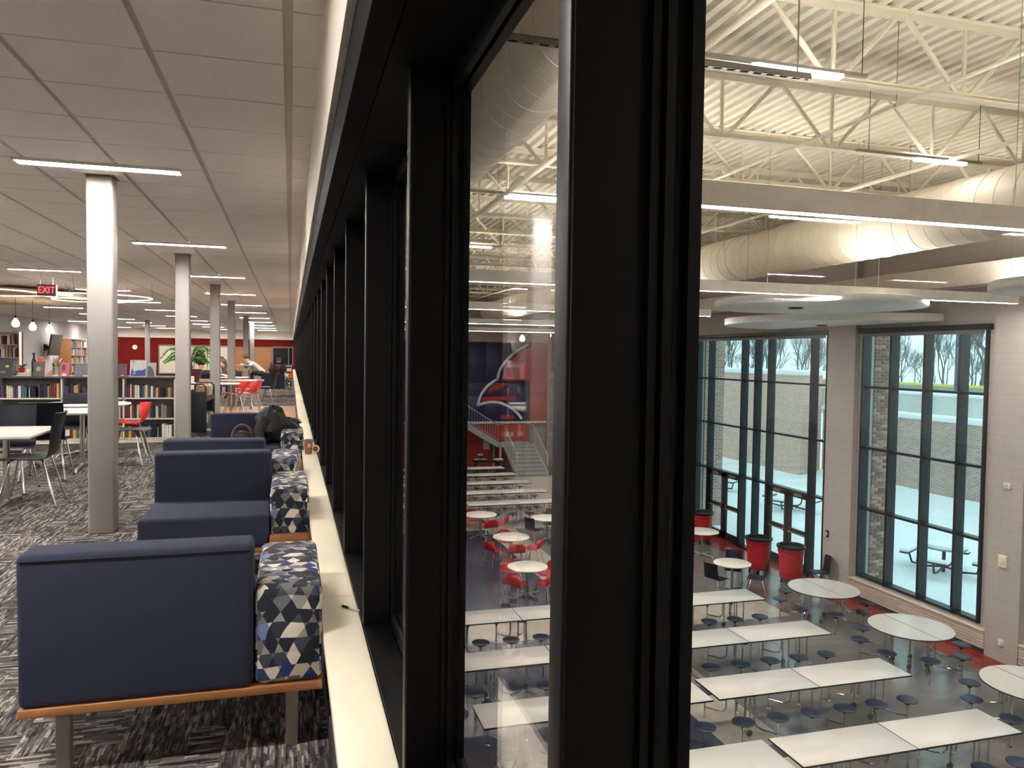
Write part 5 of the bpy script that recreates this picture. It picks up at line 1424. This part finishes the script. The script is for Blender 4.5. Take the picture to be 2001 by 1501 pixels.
# ================================================================ OUTSIDE
sn = MB(); rnd = random.Random(3)
nx_, ny_ = 26, 60
def sh(x, y): return FLZ - 0.12 + 0.06 * math.sin(x * 1.3 + y * 0.7) * math.sin(y * 0.9) + (0.5 * max(0, (x - 23.5) / 2.8) ** 2 if x > 23.5 else 0)
vs = [(14.06 + 12.22 * i / nx_, -8 + 62 * k / ny_, sh(14.06 + 12.22 * i / nx_, -8 + 62 * k / ny_)) for i in range(nx_ + 1) for k in range(ny_ + 1)]
fs = [(i * (ny_ + 1) + k, (i + 1) * (ny_ + 1) + k, (i + 1) * (ny_ + 1) + k + 1, i * (ny_ + 1) + k + 1) for i in range(nx_) for k in range(ny_)]
tag(sn.add(vs, fs, True).build('snowy_ground', m_snow), 'snow covered courtyard ground outside the windows', 'snow', kind='stuff')
tag(MB().box(27.5, 200, -120, 220, -1.4, -1.15).build('snowy_field', m_snow), 'snow covered field beyond the brick wall', 'snow', kind='stuff')
rw = empty('retaining_wall', (26.3, 0, FLZ), 0, 'brick retaining wall with a snowy ledge and pale concrete above', 'wall')
MB().box(0, 0.5, -8, 33.4, 0, 3.42).build('brick_face', m_extbrick, rw)
MB().rbox(-0.08, 0.75, -8, 33.4, 3.42, 3.66, 0.06, 2).build('snow_ledge', m_snow, rw)
MB().box(0.7, 0.88, -8, 60, 3.5, 4.45).build('concrete_face', mat('pale_concrete', (214, 216, 208), 0.8, var=0.1, scale=0.6), rw)
MB().rbox(0.62, 0.89, -8, 60, 4.45, 4.6, 0.05, 2).build('snow_cap', m_snow, rw)
tb = empty('brick_building', (25.0, 33.4, FLZ), 0, 'tan brick building with a snow capped roof beyond the doors', 'building')
MB().box(0, 1.2, 0, 16, 0, 5.15).build('brick_wall', brick('tan_brick', (214, 172, 146), (188, 150, 130), (224, 214, 204), 0.22, 0.08), tb)
MB().rbox(-0.12, 1.28, -0.12, 16, 5.15, 5.42, 0.08, 2).build('snow_cap', m_snow, tb)
# brick piers outside, bricks laid one by one on the nearer pier
m_pb = [mat('pier_brick_a', (190, 150, 132), 0.85, var=0.15), mat('pier_brick_b', (150, 116, 104), 0.85, var=0.15), mat('pier_brick_c', (124, 100, 92), 0.85, var=0.15)]
m_mort = mat('pale_mortar', (216, 210, 202), 0.9)
bme = []
for mm in m_pb:
    for L in (0.215, 0.1):
        q = MB().rbox(-L / 2, L / 2, -0.012, 0.03, 0, 0.066, 0.004, 1).mesh('brick'); q.materials.append(mm); bme.append(q)
def pier(y0, label, laid):
    o = empty('brick_pier', (14.06, y0, FLZ), 0, label, 'brick pier', 'brick piers outside the windows')
    MB().box(0, 0.75, 0.012, 1.2, 0, 7.4).build('mortar_core', m_mort if laid else m_extbrick, o)
    if laid:
        rnd = random.Random(8)
        for k in range(84):
            z = 0.35 + k * 0.08; x = 0.0 if k % 2 else -0.113
            while x < 0.74:
                a, b = max(x, 0.0), min(x + 0.226, 0.75)
                L = b - a
                if L > 0.05:
                    me = bme[rnd.randint(0, 2) * 2 + (1 if L < 0.17 else 0)]
                    put('brick', me, None, o, ((a + b) / 2, 0.0, z))
                x += 0.226
pier(15.98, 'brick pier seen through the left pane of the tall snowy window', True)
pier(24.1, 'brick pier seen through the left pane of the door window', False)
# picnic table with snow
pc = empty('picnic_table', (18.1, 17.6, FLZ - 0.1), 0.5, 'snow covered round picnic table outside the tall window', 'picnic table')
MB().lathe([(0.55, 0.7), (0.6, 0.72), (0.6, 0.75), (0.55, 0.76)], n=24).build('table_top', m_steel, pc)
MB().lathe([(0.6, 0.76), (0.58, 0.84), (0.4, 0.88), (0.01, 0.88)], n=24).build('snow_cover', m_snow, pc)
MB().tube([(0, 0, 0), (0, 0, 0.7)], 0.05, 8).build('post', m_winframe, pc)
for k in range(4):
    a = k * PI / 2
    ca, sa_ = math.cos(a), math.sin(a)
    q = MB().rbox(-0.42, 0.42, -0.14, 0.14, 0.42, 0.46, 0.02, 1); q.v = [(ca * (0.95 + y) - sa_ * x, sa_ * (0.95 + y) + ca * x, z) for x, y, z in q.v]; s_ = q.build('bench_seat', m_winframe, pc)
    q = MB().rbox(-0.41, 0.41, -0.135, 0.135, 0.46, 0.54, 0.035, 2); q.v = [(ca * (0.95 + y) - sa_ * x, sa_ * (0.95 + y) + ca * x, z) for x, y, z in q.v]; q.build('bench_snow', m_snow, s_)
    MB().tube([(ca * 0.05, sa_ * 0.05, 0.15), (ca * 0.5, sa_ * 0.5, 0.08), (ca * 0.85, sa_ * 0.85, 0.12), (ca * 0.95, sa_ * 0.95, 0.42)], 0.03, 8).build('bench_arm', m_winframe, pc)
pc2 = copy_tree(pc); pc2.location = (19.5, 26.5, FLZ - 0.1); pc2['label'] = 'snow covered picnic table outside the right pair of doors'
pc3 = copy_tree(pc); pc3.location = (19.0, 31.5, FLZ - 0.1); pc3['label'] = 'snow covered picnic table outside the left pair of doors'
for p in (pc, pc2, pc3): p['group'] = 'picnic tables in the snow'
# field fence with yellow top, pole, bare trees
fe = empty('field_fence', (37, 0, -1.15), 0, 'field fence with a yellow top rail beyond the courtyard', 'fence')
MB().tube([(0, 0, 1.2), (0, 70, 1.2)], 0.09, 8).build('yellow_rail', mat('yellow_cap', (214, 196, 70), 0.5), fe)
MB().box(-0.01, 0.01, 0, 70, 0.1, 1.15).build('windscreen', mat('fence_grey', (136, 150, 156), 0.8, var=0.1), fe)
for k in range(24): MB().tube([(0.05, 3 * k, 0), (0.05, 3 * k, 1.2)], 0.04, 6).build('fence_post', m_steel, fe)
lp = empty('light_pole', (34.0, 32.6, -1.15), 0, 'dark light pole standing before the bare trees', 'pole')
MB().tube([(0, 0, 0), (0, 0, 9)], [0.14, 0.1], 10).build('pole_shaft', mat('pole_blue_grey', (70, 86, 104), 0.6), lp); MB().box(-0.4, 0.4, -0.2, 0.2, 9, 9.3).build('lamp_head', m_winframe, lp)
m_bark = mat('grey_bark', (112, 110, 106), 0.9, var=0.2, scale=3)
def tree_mesh(seed, h, spread):
    rnd = random.Random(seed); q = MB(); tr = MB()
    def grow(p, d, L, r, depth, tgt):
        e = p + d * L
        mid = p + d * L * 0.5 + Vector((rnd.uniform(-1, 1), rnd.uniform(-1, 1), rnd.uniform(-0.5, 0.5))) * L * 0.07
        tgt.tube([p, mid, e], [r, r * 0.86, r * 0.68], 6 if depth > 4 else 4 if depth > 2 else 3, cap=False)
        if depth == 0: return
        for _ in range(3):
            nd = (d + Vector((rnd.uniform(-1, 1), rnd.uniform(-1, 1), rnd.uniform(-0.25, 0.6))) * spread).normalized()
            st = mid if rnd.random() < 0.35 else e
            grow(st, nd, L * rnd.uniform(0.6, 0.82), r * 0.6, depth - 1, q)
    grow(Vector((0, 0, 0)), Vector((rnd.uniform(-0.08, 0.08), rnd.uniform(-0.08, 0.08), 1)), h * 0.19, h * 0.0085, 6, tr)
    a, b = tr.mesh('trunk'), q.mesh('branches')
    a.materials.append(m_bark); b.materials.append(m_bark)
    return a, b
TM = [tree_mesh(s, h, sp) for s, h, sp in ((1, 10, 0.5), (2, 13, 0.42), (3, 8, 0.6), (4, 12, 0.36), (5, 7, 0.65))]
rnd = random.Random(19)
n_t = 0
for row, X in enumerate((42, 46, 51, 57, 64, 72)):
    cnt = (12, 15, 17, 19, 20, 20)[row]
    for k in range(cnt):
        Y = 20 + (X * 1.95 - 20) * (k + rnd.uniform(0.15, 0.85)) / cnt
        a, b = TM[rnd.randint(0, 4)]
        o = empty('bare_tree', (X + rnd.uniform(-2.5, 2.5), Y, -1.15), rnd.uniform(0, 6.28), 'bare winter tree beyond the fence, %s from the right in the %s row' % (ORD[k], ('front', 'second', 'third', 'fourth', 'fifth', 'back')[row]), 'tree', 'bare trees beyond the field')
        s_ = rnd.uniform(0.85, 1.2); o.scale = (s_, s_, s_)
        put('trunk', a, None, o); put('branches', b, None, o)
o = empty('bare_tree', (40.5, 36.6, -1.15), 0.4, 'large bare tree with a thick pale trunk beside the pole', 'tree', 'bare trees beyond the field')
a, b = tree_mesh(9, 15, 0.5); o.scale = (1.7, 1.7, 1.0)
put('trunk', a, None, o); put('branches', b, None, o)
